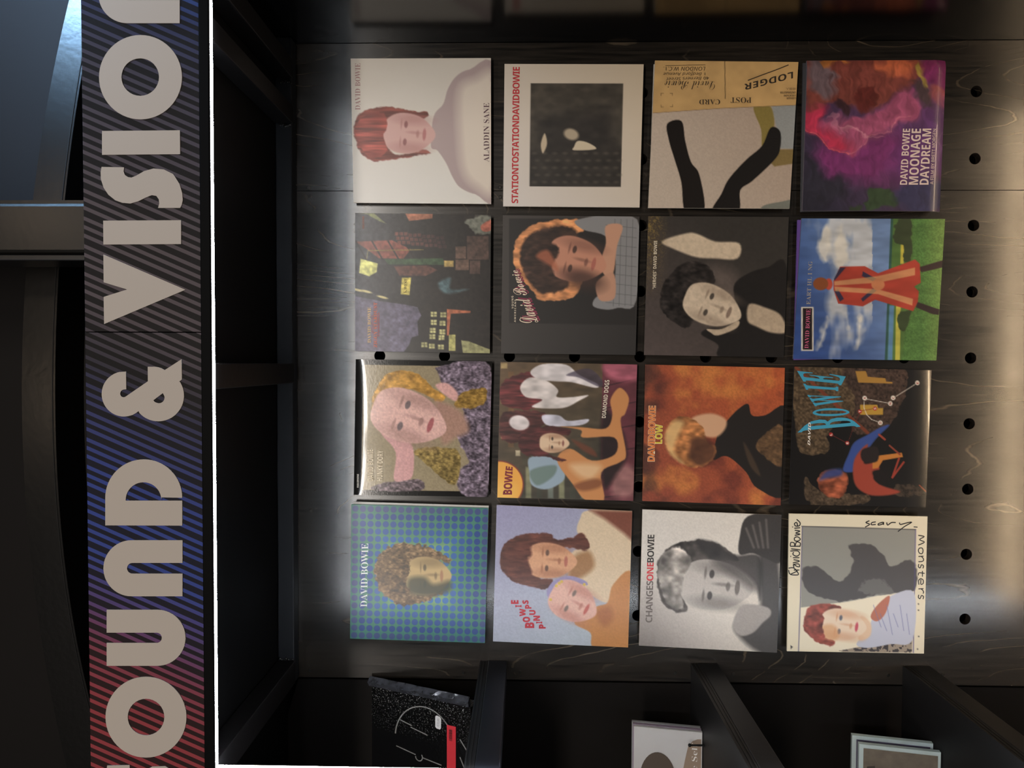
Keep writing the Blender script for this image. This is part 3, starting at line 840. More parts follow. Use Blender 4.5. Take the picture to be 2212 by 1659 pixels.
@cover('painted_figures')
def _(p):
    p.grad(100, 300, (96, 74, 50), 800, 1500, (58, 54, 44))
    for k in range(16): p.rect(110 + (k % 4) * 80, 70 + k * 95, 180 + (k % 4) * 70, 130 + k * 95, [(176, 150, 96), (112, 78, 46), (200, 184, 150), (70, 66, 50)][k % 4], 14, .8)
    for k in range(7): p.rect(380 + k * 120, 1200, 440 + k * 120, 1540, [(150, 150, 110), (60, 62, 50), (120, 130, 120)][k % 3], 20, .7)
    p.pol([(1215, 80), (1600, 85), (1560, 1580), (1190, 1560)], (96, 44, 52), 8)
    for k in range(6): p.line([(1210, 330 + k * 240), (1590, 240 + k * 250)], 12, (44, 22, 28), .8, 8)
    p.blob([(1230, 80), (1590, 80), (1580, 260), (1300, 230)], (168, 84, 100), 60)
    p.blob([(1350, 1200), (1560, 1220), (1560, 1500), (1320, 1500)], (140, 92, 90), 80)
    p.blob([(1210, 600), (1400, 760), (1480, 1060), (1350, 1300), (1220, 1400)], (38, 22, 24), 60)
    p.strands([(110, 300), (300, 190), (480, 180), (560, 320), (560, 480), (420, 580), (250, 560), (110, 500)], (98, 38, 40), 14, .45, 4, 1)
    p.strands([(110, 640), (300, 590), (560, 600), (600, 720), (400, 860), (250, 940), (110, 880)], (82, 40, 38), 14, .45, 4, 1)
    p.blob([(430, 170), (560, 85), (820, 90), (960, 200), (1160, 300), (1130, 340), (880, 280), (700, 270), (520, 250)], (206, 196, 194), 14)
    p.blob([(320, 330), (420, 230), (600, 260), (730, 360), (720, 440), (900, 440), (1060, 420), (960, 480), (780, 560), (450, 550), (560, 470), (380, 440)], (208, 196, 190), 14)
    p.blob([(560, 640), (740, 640), (840, 700), (1060, 680), (1000, 740), (760, 760), (600, 740)], (192, 188, 200), 14)
    p.ell(310, 720, 110, 80, (206, 194, 192), 10, 16)
    p.blob([(820, 200), (1060, 130), (1210, 260), (1180, 330), (960, 230)], (62, 52, 70), 14, .7)
    p.grain(60, .2, 2, 1)
    p.blob([(420, 1100), (640, 1090), (760, 1150), (800, 1330), (620, 1440), (450, 1400), (420, 1260)], (140, 158, 172), 16)
    p.blob([(430, 1240), (700, 1180), (680, 1300), (500, 1400)], (96, 116, 104), 24, .8)
    p.blob([(720, 1130), (860, 1000), (1100, 1130), (1350, 1060), (1340, 880), (1000, 880), (980, 800), (760, 760), (1000, 770), (1250, 780), (1320, 640), (1300, 470), (1400, 340), (1500, 450), (1460, 620), (1410, 700), (1470, 1060), (1400, 1150), (1200, 1260), (1230, 1560), (1030, 1560), (900, 1400)], (196, 128, 72), 14)
    p.blob([(860, 1180), (1060, 1160), (1200, 1200), (1100, 1330), (960, 1300)], (220, 180, 134), 80, .8)
    p.blob([(900, 1400), (1100, 1330), (1210, 1350), (1180, 1420), (1000, 1460)], (110, 58, 34), 40, .7)
    p.blob([(880, 900), (1100, 1000), (1150, 1090), (1000, 1020)], (110, 56, 36), 30, .8)
    p.strands([(300, 900), (380, 800), (600, 760), (860, 790), (820, 860), (620, 840), (560, 930), (640, 1060), (820, 1120), (760, 1140), (600, 1090), (380, 1070), (310, 1000)], (74, 32, 32), 14, .4, 3, 1)
    p.face(690, 940, 320, 210, 2, (214, 180, 146), (140, 92, 66), (120, 60, 56), (40, 30, 28), .8)
    p.ell(90, 1390, 270, 262, (124, 46, 38), 0, 6); p.ell(90, 1390, 256, 248, (232, 160, 58), 0, 6)
    p.ell(120, 1480, 150, 120, (238, 186, 84), 0, 120, .7)

@cover('orange_mottled')
def _(p):
    p.grad(150, 1500, (140, 66, 46), 1500, 300, (178, 82, 44))
    n = p.nz(260, 1, 1, 3)
    p.mix(np.clip((n - .55) * 4, 0, 1), (204, 124, 56), .75)
    p.mix(np.clip((.42 - n) * 5, 0, 1), (104, 46, 36), .8)
    p.mix(np.clip((420 - p.X) / 330, 0, 1) * np.clip((p.nz(170) - .45) * 5, 0, 1), (58, 38, 34), .75)
    p.grain(14, .12)
    p.blob([(830, 1080), (880, 820), (960, 700), (1090, 560), (1200, 500), (1240, 620), (1380, 620), (1620, 560), (1600, 1440), (1300, 1390), (1180, 1220), (1030, 1080), (940, 1050)], (34, 29, 27), 8)
    p.strands([(1290, 960), (1350, 840), (1560, 730), (1560, 1150), (1400, 1080)], (96, 70, 46), 14, .3, 1, 1)
    p.blob([(1150, 900), (1260, 1080), (1330, 1260), (1220, 1150)], (84, 64, 46), 20, .6)
    p.blob([(600, 660), (800, 600), (960, 660), (960, 760), (860, 850), (700, 820)], (206, 156, 118), 30)
    p.strands([(330, 800), (420, 660), (560, 640), (720, 740), (760, 900), (860, 960), (820, 1100), (640, 1170), (460, 1100), (350, 980)], (176, 110, 60), 16, .4, 2, 2)
    p.blob([(330, 800), (420, 680), (520, 700), (460, 840), (420, 1000), (520, 1130), (400, 1050), (340, 950)], (222, 180, 116), 50, .8)
    p.blob([(600, 880), (740, 860), (860, 960), (820, 1100), (680, 1160), (580, 1060)], (70, 42, 32), 60, .8)

@cover('dark_blue_red')
def _(p):
    p.fill((24, 22, 22))
    tex = p.nz(26, 1, 1)
    def patch(P, c):
        m = p.blob(P, c, 14, 1, (50, 40)); p.grain(22, .45, 1, 1, m)
    patch([(130, 90), (700, 100), (860, 560), (700, 620), (480, 780), (480, 980), (210, 1000), (150, 800)], (82, 66, 48))
    patch([(640, 100), (1300, 120), (1200, 600), (1000, 760), (740, 760), (760, 420)], (66, 50, 42))
    patch([(250, 1260), (420, 1400), (900, 1440), (800, 1540), (300, 1530)], (74, 60, 46))
    patch([(1220, 1320), (1500, 1360), (1520, 1440), (1200, 1440)], (56, 46, 38))
    p.line([(140, 90), (560, 480), (900, 780)], 34, (128, 58, 38), .8, 10)
    p.pol([(770, 130), (880, 130), (900, 190), (1085, 205), (1095, 240), (1160, 245), (1160, 262), (800, 250)], (170, 124, 52), 8)
    p.pol([(820, 485), (1000, 485), (1010, 520), (1062, 520), (1060, 590), (820, 590)], (182, 140, 50), 8)
    p.blob([(700, 1000), (760, 880), (900, 800), (1040, 720), (1130, 700), (1000, 830), (900, 960), (830, 1060), (780, 1180), (640, 1180)], (52, 74, 142), 16)
    p.blob([(760, 1060), (900, 900), (860, 1100), (1000, 1090), (1020, 1200), (960, 1260), (1060, 1340), (1240, 1400), (1100, 1440), (900, 1430), (760, 1310)], (156, 62, 46), 20)
    p.pol([(950, 1090), (1020, 1020), (1260, 990), (1270, 1035), (1060, 1070), (1010, 1150), (950, 1160)], (190, 116, 48), 8)
    p.blob([(840, 960), (1000, 930), (1000, 1080), (850, 1080)], (40, 32, 32), 14)
    p.blob([(950, 1190), (1100, 1180), (1140, 1300), (1020, 1320)], (28, 24, 24), 20)
    p.strands([(370, 1320), (400, 1220), (520, 1160), (640, 1190), (700, 1260), (640, 1440), (520, 1460), (420, 1400)], (150, 76, 50), 14, .4, 2, 2)
    p.blob([(390, 1280), (470, 1180), (620, 1160), (620, 1230), (480, 1260)], (48, 66, 128), 40, .85)
    p.line([(1280, 1090), (1160, 1250), (1230, 1050)], 20, (156, 56, 42), 1, 6)
    p.line([(1020, 800), (1080, 850)], 22, (156, 62, 46), 1, 6); p.line([(1130, 915), (1240, 1010)], 18, (140, 60, 44), 1, 6)
    p.line([(1450, 1335), (1520, 1400)], 14, (140, 70, 46), 1, 6)
    W_, D_ = (222, 212, 198), (120, 40, 36)
    p.line([(890, 425), (1110, 466)], 6, W_); p.line([(1200, 395), (1400, 270)], 6, W_)
    p.line([(860, 450), (862, 520), (890, 590), (940, 640), (1010, 665)], 6, W_)
    p.line([(530, 808), (665, 880)], 5, D_); p.line([(700, 860), (760, 700), (810, 580)], 5, D_, .8); p.line([(840, 548), (950, 528)], 5, D_)
    for x, y in ((868, 415), (1138, 472), (1168, 412), (1425, 254), (1033, 675)): p.ell(x, y, 24, 24, W_, 0, 4)
    for x, y in ((513, 798), (685, 888), (818, 556), (977, 525)): p.ell(x, y, 21, 21, (176, 44, 40), 0, 4)

@cover('blue_dots')
def _(p):
    d = np.maximum(np.abs(p.X - 805) / 720, np.abs(p.Y - 830) / 710)
    t = np.clip(1 - d, 0, 1)[..., None]
    p.C = p.col((46, 116, 104)) * (1 - t) + p.col((112, 164, 104)) * t
    p.mix(p.edge((d - .45) * 700, 60), (150, 178, 112), .5)
    for i in range(18):
        for j in range(18):
            fx, fy = i / 17, j / 17
            x = (135 + 1370 * fx) * (1 - fy) + (123 + 1350 * fx) * fy
            y = (140 + 36 * fx) * (1 - fy) + (1473 + 45 * fx) * fy
            k = max(abs(fx - .5), abs(fy - .5)) * 2
            c = (np.array((72, 146, 218)) * (1 - k) + np.array((24, 54, 124)) * k) if k < .97 else np.array((52, 70, 124))
            p.ell(x, y, 33, 33, c, 0, 4)
    p.strands([(330, 800), (360, 660), (500, 540), (720, 500), (920, 550), (1100, 650), (1120, 700), (900, 680), (760, 760), (800, 1000), (1060, 1020), (900, 1110), (640, 1160), (480, 1080), (370, 960)], (122, 96, 66), 12, .45, 1, 1, 14, 60)
    p.face(900, 850, 480, 400, 0, (196, 164, 108), (112, 92, 62), (160, 104, 76), (72, 66, 52), .7)
    p.blob([(700, 880), (860, 860), (960, 940), (1130, 900), (1120, 1010), (900, 1060), (700, 1020)], (66, 66, 46), 60, .85)
    p.strands([(340, 800), (420, 680), (600, 560), (700, 700), (680, 900), (700, 1040), (560, 1060), (420, 960)], (108, 84, 56), 12, .45, 1, 1, 20, 60)

@cover('lavender_pair')
def _(p):
    p.grad(100, 100, (142, 138, 170), 900, 1500, (164, 172, 182))
    p.blob([(960, 340), (990, 200), (1080, 110), (1560, 120), (1540, 900), (1300, 1080), (1100, 1000), (880, 860), (900, 560), (1080, 480)], (206, 182, 150), 14)
    p.pol([(1090, 105), (1560, 115), (1540, 430), (1450, 350), (1250, 200)], (120, 66, 50), 50)
    p.blob([(900, 620), (1080, 540), (1140, 700), (1000, 820), (880, 820)], (150, 104, 62), 60, .9)
    p.blob([(930, 1290), (1150, 1130), (1280, 1080), (1340, 890), (1540, 780), (1530, 1580), (1140, 1560), (1100, 1400)], (186, 122, 64), 14)
    p.blob([(1150, 1180), (1300, 1120), (1340, 1250), (1240, 1330)], (150, 84, 46), 60, .6)
    p.strands([(150, 620), (190, 470), (330, 380), (560, 350), (690, 370), (720, 410), (900, 400), (1010, 350), (1090, 460), (1040, 540), (860, 500), (560, 560), (500, 700), (560, 820), (700, 840), (620, 940), (440, 910), (260, 840), (170, 750)], (88, 48, 38), 14, .25, 3, 1)
    p.face(680, 640, 540, 370, 3, (206, 150, 112), (146, 88, 62), (166, 86, 74), (84, 62, 54), .8)
    p.strands([(170, 620), (260, 460), (430, 420), (480, 560), (440, 640), (480, 780), (330, 840), (220, 760)], (92, 48, 38), 14, .25, 3, 1, 30)
    p.blob([(640, 960), (720, 850), (880, 800), (1040, 850), (1060, 900), (880, 860), (740, 920), (690, 1040), (800, 1240), (740, 1160), (670, 1060)], (140, 130, 172), 10)
    p.face(920, 1080, 520, 410, 28, (212, 162, 146), (170, 106, 92), (176, 70, 60), (98, 86, 80), .8)
    for x, y in ((740, 905), (770, 880), (795, 860), (1035, 890), (680, 1050)): p.ell(x, y, 15, 15, (206, 172, 72), 0, 6)
    p.grain(14, .05)

@cover('silver_portrait')
def _(p):
    p.grad(80, 1550, (126, 116, 112), 500, 900, (206, 198, 188))
    p.mix(np.clip((p.X - 200) / 900, 0, 1) * .5, (216, 206, 192))
    p.blob([(1060, 1380), (1120, 1240), (1320, 1180), (1320, 560), (1500, 500), (1560, 1620), (1300, 1600)], (72, 68, 66), 60)
    p.blob([(1110, 400), (1200, 170), (1570, 170), (1550, 640), (1400, 620), (1250, 560), (1110, 570)], (58, 54, 52), 14)
    for k in range(4): p.line([(1180 + k * 70, 300 - k * 30), (1260 + k * 50, 500)], 22, (140, 132, 124), .5, 20)
    p.strands([(240, 760), (260, 620), (400, 480), (640, 420), (860, 450), (1040, 560), (1100, 640), (900, 640), (620, 660), (520, 840), (500, 1010), (560, 1160), (440, 1180), (310, 1090), (250, 920)], (76, 70, 66), 16, .5, 2, 3)
    p.blob([(640, 430), (860, 450), (1050, 580), (1330, 600), (1330, 1050), (1260, 860), (1050, 700), (820, 640)], (48, 45, 44), 40, .85)
    p.face(860, 900, 760, 520, 6, (184, 176, 168), (92, 86, 82), (96, 88, 84), (50, 46, 46), .8)
    p.blob([(820, 640), (1060, 640), (1280, 800), (1280, 960), (1100, 860)], (78, 72, 70), 90, .7)
    p.strands([(250, 740), (320, 560), (480, 500), (600, 640), (520, 840), (500, 1010), (520, 1140), (380, 1120), (290, 960)], (150, 142, 134), 18, .55, 2, 3, 20)
    p.blob([(1040, 1330), (1080, 1180), (1170, 1100), (1400, 1130), (1440, 1210), (1350, 1300), (1250, 1400), (1120, 1430)], (158, 150, 144), 20)
    p.grain(12, .05)

@cover('cream_sketch')
def _(p):
    p.fill((216, 204, 176))
    p.pol([(210, 230), (1405, 262), (1385, 910), (1000, 960), (700, 1020), (195, 1085)], (136, 134, 126), 4)
    p.blob([(205, 720), (300, 640), (440, 700), (560, 800), (640, 800), (720, 700), (740, 560), (700, 440), (900, 420), (1000, 460), (1100, 600), (1160, 640), (1390, 600), (1385, 900), (1050, 940), (740, 1010), (580, 1020), (420, 980), (260, 900)], (72, 68, 68), 14, 1, (60, 40))
    p.blob([(800, 900), (940, 780), (1080, 820), (1150, 930), (960, 960)], (108, 106, 102), 20, .7, (30, 60))
    p.line([(205, 228), (1405, 262)], 8, (40, 38, 44)); p.line([(1405, 262), (1380, 1560)], 8, (72, 62, 120)); p.line([(210, 230), (190, 980), (170, 1550)], 8, (72, 66, 110))
    p.pol([(200, 1090), (700, 1030), (1000, 965), (1385, 915), (1370, 1540), (180, 1530)], (222, 210, 184), 4)
    p.pol([(600, 1540), (860, 1490), (1130, 1450), (1370, 1430), (1365, 1560), (640, 1556)], (150, 134, 116), 8)
    m = p.edge(p.sd([(600, 1540), (1130, 1450), (1370, 1430), (1365, 1560)]), 8); p.mix(m * (p.nz(24) > .56), (44, 38, 44), .9)
    p.blob([(780, 1470), (900, 1330), (960, 1180), (1100, 1040), (1150, 960), (1390, 930), (1370, 1430), (1140, 1470), (900, 1510)], (178, 180, 196), 8)
    p.blob([(930, 1180), (1000, 1060), (1130, 960), (1090, 1140), (1000, 1230)], (176, 100, 76), 8)
    for k in range(6): p.line([(960 + k * 70, 1060 + (k % 2) * 90), (1040 + k * 60, 1290 + (k % 3) * 40)], 6, (104, 104, 158), .8)
    p.blob([(820, 1180), (930, 1250), (920, 1390), (800, 1420)], (216, 180, 146), 20)
    p.strands([(230, 1180), (300, 1070), (480, 1045), (620, 1090), (560, 1180), (430, 1200), (420, 1380), (560, 1440), (500, 1490), (360, 1440), (240, 1340)], (140, 62, 50), 14, .4, 2, 2)
    p.face(640, 1270, 480, 330, 8, (220, 196, 170), (196, 132, 92), (190, 54, 76), (70, 76, 96), .85)
    p.blob([(400, 1290), (520, 1260), (600, 1340), (560, 1430), (430, 1400)], (206, 146, 96), 40, .7)
    p.strands([(240, 1200), (340, 1110), (440, 1180), (420, 1300), (440, 1400), (330, 1410), (250, 1310)], (146, 66, 54), 14, .4, 2, 2)
    for x, y in ((1435, 1048), (1435, 1113), (1437, 1390), (1425, 1523)): p.ell(x, y, 7, 7, (34, 30, 36), 0, 3)
    p.pol([(85, 1480), (110, 1500), (90, 1525)], (40, 36, 36), 3)

# ------------------------------------------------------------------ sleeves
ATTR = {}
def print_material(key, rough, coat, bump):
    k = (rough, coat, bump)
    if k in ATTR: return ATTR[k]
    m = mat('printed_card', (128, 128, 128), rough, 0.45, coat=coat, bump=(260, bump) if bump else None)
    nt = m.node_tree
    a = nt.nodes.new('ShaderNodeVertexColor'); a.layer_name = 'print'
    nt.links.new(a.outputs['Color'], nt.nodes['Principled BSDF'].inputs['Base Color'])
    ATTR[k] = m
    return m
INK = {}
def ink(c, rough=0.45):
    if (c, rough) not in INK:
        INK[(c, rough)] = mat('printing_ink', tuple(255 * np.clip((np.array(c) / 255.0) * GAIN, 0, 0.94)), rough, 0.4)
    return INK[(c, rough)]

def uni(s, style):
    """letters of the default font's mathematical alphabets: B bold sans, S bold serif, I italic serif, C bold script, O slanted sans, N plain"""
    up = {'B': 0x1D5D4, 'S': 0x1D400, 'I': 0x1D468, 'C': 0x1D4D0, 'O': 0x1D608, 'R': 0x1D5A0}.get(style)
    if up is None: return s
    o = ''
    for ch in s:
        if 'A' <= ch <= 'Z': o += chr(up + ord(ch) - 65)
        elif 'a' <= ch <= 'z': o += chr(up + 26 + ord(ch) - 97)
        else: o += ch
    return o

def words(name, body, style, bx, orient, col, parent, conv, Y, bold=0.0, space=1.0, rough=0.45, lift=0.0006, shear=0.0):
    """flat lettering fitted to the box bx = x0, y0, x1, y1 (pixels of the close-up)"""
    c = bpy.data.curves.new('lettering', 'FONT')
    c.body = uni(body, style); c.resolution_u = 2; c.offset = bold; c.space_character = space; c.shear = shear
    c.align_x = 'LEFT'; c.space_line = 0.8
    me = curve_mesh(c)
    V = np.array([v.co[:] for v in me.vertices])
    lo, hi = V.min(0), V.max(0)
    u = (V[:, 0] - lo[0]) / (hi[0] - lo[0]); w = (V[:, 1] - lo[1]) / (hi[1] - lo[1])
    # bx may be four corners: reading start-bottom, end-bottom, end-top, start-top
    if len(bx) == 4 and not isinstance(bx[0], (tuple, list)):
        x0, y0, x1, y1 = bx
        q = {'U': ((x1, y1), (x1, y0), (x0, y0), (x0, y1)), 'F': ((x1, y0), (x0, y0), (x0, y1), (x1, y1)),
             'N': ((x0, y1), (x1, y1), (x1, y0), (x0, y0)), 'D': ((x0, y0), (x0, y1), (x1, y1), (x1, y0))}[orient]
    else: q = bx
    q = np.array(q, float)
    P = ((1 - u) * (1 - w))[:, None] * q[0] + (u * (1 - w))[:, None] * q[1] + (u * w)[:, None] * q[2] + ((1 - u) * w)[:, None] * q[3]
    for v, (x, y) in zip(me.vertices, P):
        px, py = conv(x, y)
        v.co = at(px, py, Y - lift)
    return link(name, me, ink(col, rough), parent)

def strokes(name, lines, width, col, parent, conv, Y, lift=0.0006, rough=0.45):
    """hand-drawn pen lines as flat ribbons"""
    v, f = [], []
    for ln in lines:
        P = np.array(ln, float)
        if len(P) > 2:                                            # smooth open curve
            o = []
            for i in range(len(P) - 1):
                a, b, c, d = P[max(i - 1, 0)], P[i], P[i + 1], P[min(i + 2, len(P) - 1)]
                for t in np.arange(4) / 4:
                    o.append(0.5 * (2 * b + (c - a) * t + (2 * a - 5 * b + 4 * c - d) * t * t + (3 * b - a - 3 * c + d) * t ** 3))
            P = np.array(o + [P[-1]])
        T = np.gradient(P, axis=0); T /= np.linalg.norm(T, axis=1)[:, None] + 1e-9
        Nn = np.stack([-T[:, 1], T[:, 0]], 1) * width / 2
        k0 = len(v)
        for p, n_ in zip(P, Nn):
            for s_ in (1, -1):
                px, py = conv(*(p + s_ * n_)); v.append(at(px, py, Y - lift))
        for i in range(len(P) - 1): f.append((k0 + 2 * i, k0 + 2 * i + 1, k0 + 2 * i + 3, k0 + 2 * i + 2))
    return pym(name, v, f, ink(col, rough), parent)

def quad_slab(name, C4, Yf, Yb, m, parent):
    """a card slab whose front outline is the four points C4 (world x, z) at depth Yf"""
    v = [(p[0], Yf, p[2]) for p in C4] + [(p[0], Yb, p[2]) for p in C4]
    return pym(name, v, [(0, 1, 2, 3), (7, 6, 5, 4), (0, 4, 5, 1), (1, 5, 6, 2), (2, 6, 7, 3), (3, 7, 4, 0)], m, parent)

NG = 190
def sleeve(key, label, org, sc, corners, Y, edge, rough=0.4, coat=0.0, bump=0.0, bend=None, gain=1.0, thick=0.004, name='record_sleeve', cat='record sleeve', group='record sleeves on the plywood', bracket=True, NG=190):
    conv = lambda x, y: (org[0] + x / sc, org[1] + y / sc)
    C4 = [at(*conv(*c), Y) for c in corners]
    ctr = np.mean(C4, 0)
    t = thing(name, label, cat, (ctr[0], Y, min(c[2] for c in C4)), group)
    p = Print(corners, NG)
    PAINT[key](p)
    d = R.T @ np.stack([(829.5 - (org[1] + p.Y0 / sc)) / F, np.ones_like(p.X), (1106 - (org[0] + p.X0 / sc)) / F]).reshape(3, -1)
    k = (Y - CAM[1]) / d[1]
    V = (CAM[:, None] + d * k).T
    tt = np.linspace(0, 1, NG); A, B = np.meshgrid(tt, tt)
    if bend is not None: V[:, 1] += bend(A, B).ravel()
    i = np.arange(NG * NG).reshape(NG, NG)
    fc = np.stack([i[:-1, :-1], i[1:, :-1], i[1:, 1:], i[:-1, 1:]], -1).reshape(-1, 4)
    me = bpy.data.meshes.new('printed_front')
    me.vertices.add(len(V)); me.vertices.foreach_set('co', V.astype(np.float32).ravel())
    me.loops.add(fc.size); me.loops.foreach_set('vertex_index', fc.astype(np.int32).ravel())
    me.polygons.add(len(fc)); me.polygons.foreach_set('loop_start', np.arange(0, fc.size, 4, dtype=np.int32))
    me.update(calc_edges=True)
    me.polygons.foreach_set('use_smooth', np.ones(len(fc), bool))
    col = np.ones((NG * NG, 4), np.float32)
    L3 = p.C.reshape(-1, 3)
    L3 = np.clip(L3 + (L3.mean(1, keepdims=True) - L3) * 0.1, 0, 1)
    L3 = np.where(L3 <= 0.04045, L3 / 12.92, ((L3 + 0.055) / 1.055) ** 2.4)
    col[:, :3] = np.clip(L3 * GAIN * gain, 0, 0.88)
    at_ = me.color_attributes.new('print', 'FLOAT_COLOR', 'POINT')
    at_.data.foreach_set('color', col.ravel())
    if me.polygons[0].normal.y > 0: me.flip_normals()
    link('printed_front', me, print_material(key, rough, coat, bump), t)
    # the card body follows the bent front: a closed shell around its outline
    rim = np.concatenate([i[0, :], i[1:, -1], i[-1, -2::-1], i[-2:0:-1, 0]])[::3]
    fr = V[rim].copy(); fr[:, 1] += 0.0003
    n_ = len(fr)
    bk = fr.copy(); bk[:, 1] += thick
    vv = np.concatenate([fr, bk])
    ff = [(k_, (k_ + 1) % n_, n_ + (k_ + 1) % n_, n_ + k_) for k_ in range(n_)] + [tuple(range(n_, 2 * n_))]
    pym('card_body', vv, ff, ink(edge, 0.6), t)
    if bracket:
        box('hanging_bracket', ctr[0] - 0.03, ctr[0] + 0.03, Y + 0.0045, -0.0002, ctr[2] - H0 - 0.02, ctr[2] - H0 + 0.02, BLACK, t)
    def tx(body, style, bx, orient, col, **kw): return words(kw.pop('name', 'title_lettering'), body, style, bx, orient, col, t, conv, Y, **kw)
    def st(lines, width, col, **kw): return strokes(kw.pop('name', 'handwriting'), lines, width, col, t, conv, Y, **kw)
    return t, tx, st
def behind(label, org, sc, corners, Yf, col, thick=0.004, rough=0.5):
    conv = lambda x, y: (org[0] + x / sc, org[1] + y / sc)
    C4 = [at(*conv(*c), Yf) for c in corners]
    o = thing('record_sleeve', label, 'record sleeve', np.mean(C4, 0))
    quad_slab('card_body', C4, Yf, Yf + thick, ink(col, rough), o)
    c = np.mean(C4, 0)
    box('hanging_bracket', c[0] - 0.03, c[0] + 0.03, Yf + thick + 0.0002, -0.0002, c[2] - H0 - 0.02, c[2] - H0 + 0.02, BLACK, o)
    tag(o, label, 'record sleeve', 'record sleeves hidden behind the front ones')
    return o
q = 4.879
D1 = -0.016
# --- column 1 of the picture's top edge (world right)
t, tx, st = sleeve('white_red_hair', 'white record sleeve printed with a bare-shouldered red-haired bust', (740, 110), q, [(85, 80), (1563, 75), (1566, 1612), (115, 1600)], D1, (200, 190, 178), 0.4)
tx('DAVID BOWIE', 'S', (132, 128, 188, 622), 'U', (158, 120, 114), bold=-0.006)
tx('ALADDIN SANE', 'S', (1486, 548, 1546, 1170), 'U', (84, 56, 62), bold=-0.006)
t, tx, st = sleeve('white_dark_photo', 'white record sleeve framing a dark square photo under a red title', (1070, 120), q, [(97, 88), (1563, 92), (1520, 1600), (82, 1588)], D1 - 0.004, (206, 196, 180), 0.42)
tx('STATIONTOSTATIONDAVIDBOWIE', 'B', [(240, 1556), (258, 120), (184, 120), (170, 1556)], 'U', (186, 44, 52), space=0.88)
t, tx, st = sleeve('tan_flap', 'record sleeve with a glossy tan post card flap along its right side', (1390, 120), q, [(122, 52), (1633, 68), (1540, 1612), (50, 1605)], -0.024, (205, 195, 180), 0.22, 0.5, 0.14, bracket=False)
K_ = (66, 52, 38)
tx('POST', 'S', (920, 440, 1138, 500), 'F', K_, bold=-0.006)
tx('CARD', 'S', (588, 462, 808, 516), 'F', K_, bold=-0.006)
tx('David Bowie', 'C', [(752, 270), (222, 262), (222, 366), (752, 360)], 'F', K_, bold=-0.01)
tx('40 Berners Street', 'O', [(690, 220), (240, 232), (240, 262), (690, 256)], 'F', K_)
tx('1 Bedford Avenue', 'O', (210, 168, 650, 212), 'F', K_)
tx('LONDON W.C.1.', 'O', (212, 118, 652, 160), 'F', K_)
st([[(232, 106), (654, 98)]], 5, K_); st([[(1530, 98), (1400, 150), (1250, 205), (1100, 262)]], 10, K_)
tx('LODGER', 'B', [(1576, 168), (1062, 300), (1062, 368), (1576, 240)], 'F', (52, 44, 36))
tx('LODGER', 'B', (1508, 440, 1604, 460), 'F', K_); tx('LOCATAIRE', 'B', (1478, 412, 1604, 432), 'F', K_); tx('UNTERMIETER', 'B', (1440, 378, 1604, 400), 'F', K_); tx('間借人', 'N', (1500, 338, 1604, 362), 'F', (120, 96, 66))
behind('white record sleeve edge peeping out above the tan flap sleeve', (1390, 120), q, [(108, 92), (1560, 100), (1540, 860), (82, 870)], -0.0185, (190, 182, 170))
t, tx, st = sleeve('purple_paint', 'record sleeve of streaky purple, pink and orange paint with bold white titles', (1720, 115), 4.741, [(115, 68), (1553, 60), (1485, 1617), (65, 1610)], -0.032, (120, 110, 120), 0.33, 0.3, 0, lambda a, b: 0.006 * np.clip((a - .9) / .1, 0, 1) ** 2 + 0.004 * np.clip((.06 - b) / .06, 0, 1) ** 2, bracket=False)
Wt = (216, 196, 186)
tx('DAVID BOWIE', 'B', [(1136, 1346), (1168, 772), (1092, 772), (1060, 1346)], 'U', Wt)
tx('MOONAGE', 'B', [(1248, 1346), (1280, 772), (1182, 772), (1150, 1346)], 'U', Wt)
tx('DAYDREAM', 'B', [(1354, 1346), (1384, 772), (1294, 772), (1262, 1346)], 'U', Wt)
tx('A FILM BY BRETT MORGEN', 'R', [(1404, 1342), (1434, 776), (1400, 776), (1370, 1342)], 'U', Wt)
behind('dark record sleeve with a pale edge behind the purple paint one', (1720, 115), 4.741, [(68, 100), (1500, 96), (1450, 1600), (45, 1625)], -0.0175, (70, 70, 74))
# --- column 2
t, tx, st = sleeve('night_street', 'record sleeve showing a dark brick street at night with a yellow lamp', (740, 440), q, [(132, 97), (1565, 118), (1552, 1577), (132, 1552)], D1, (60, 56, 54), 0.34)
tx('DAVID BOWIE', 'S', [(298, 1466), (298, 1090), (264, 1090), (264, 1466)], 'U', (214, 178, 120))
tx('THE RISE AND FALL OF', 'S', (308, 1176, 320, 1368), 'U', (176, 70, 60))
tx('ZIGGY STARDUST', 'S', (328, 1040, 364, 1516), 'U', (206, 104, 74))
tx('AND THE SPIDERS FROM MARS', 'S', (372, 1148, 388, 1402), 'U', (176, 70, 60))
tx('K.WEST', 'S', [(676, 942), (684, 794), (652, 792), (642, 942)], 'U', (60, 48, 30), bold=-0.01)
tx('PARLOPHONE', 'B', (208, 132, 228, 264), 'U', (150, 96, 76), name='label_lettering')
t, tx, st = sleeve('black_orange_hair', 'black record sleeve with an orange-haired portrait in a grey check shirt', (1070, 450), 5.026, [(82, 75), (1565, 90), (1522, 1592), (62, 1575)], D1, (56, 50, 48), 0.42)
tx('YOUNG', 'B', [(200, 1088), (196, 950), (174, 952), (178, 1090)], 'U', (220, 204, 180), bold=-0.006, space=1.3)
tx('AMERICANS', 'B', [(222, 1236), (226, 990), (208, 990), (204, 1236)], 'U', (220, 204, 180), bold=-0.006, space=1.3)
for col, dx, dy, lf in (((128, 46, 70), 22, -16, 0.0006), ((226, 204, 180), 0, 0, 0.0012)):
    tx('David Bowie', 'C', [(470 + dx, 1236 + dy), (238 + dx, 664 + dy), (150 + dx, 690 + dy), (270 + dx, 1250 + dy)], 'U', col, bold=0.012 if dx else 0.0, lift=lf)
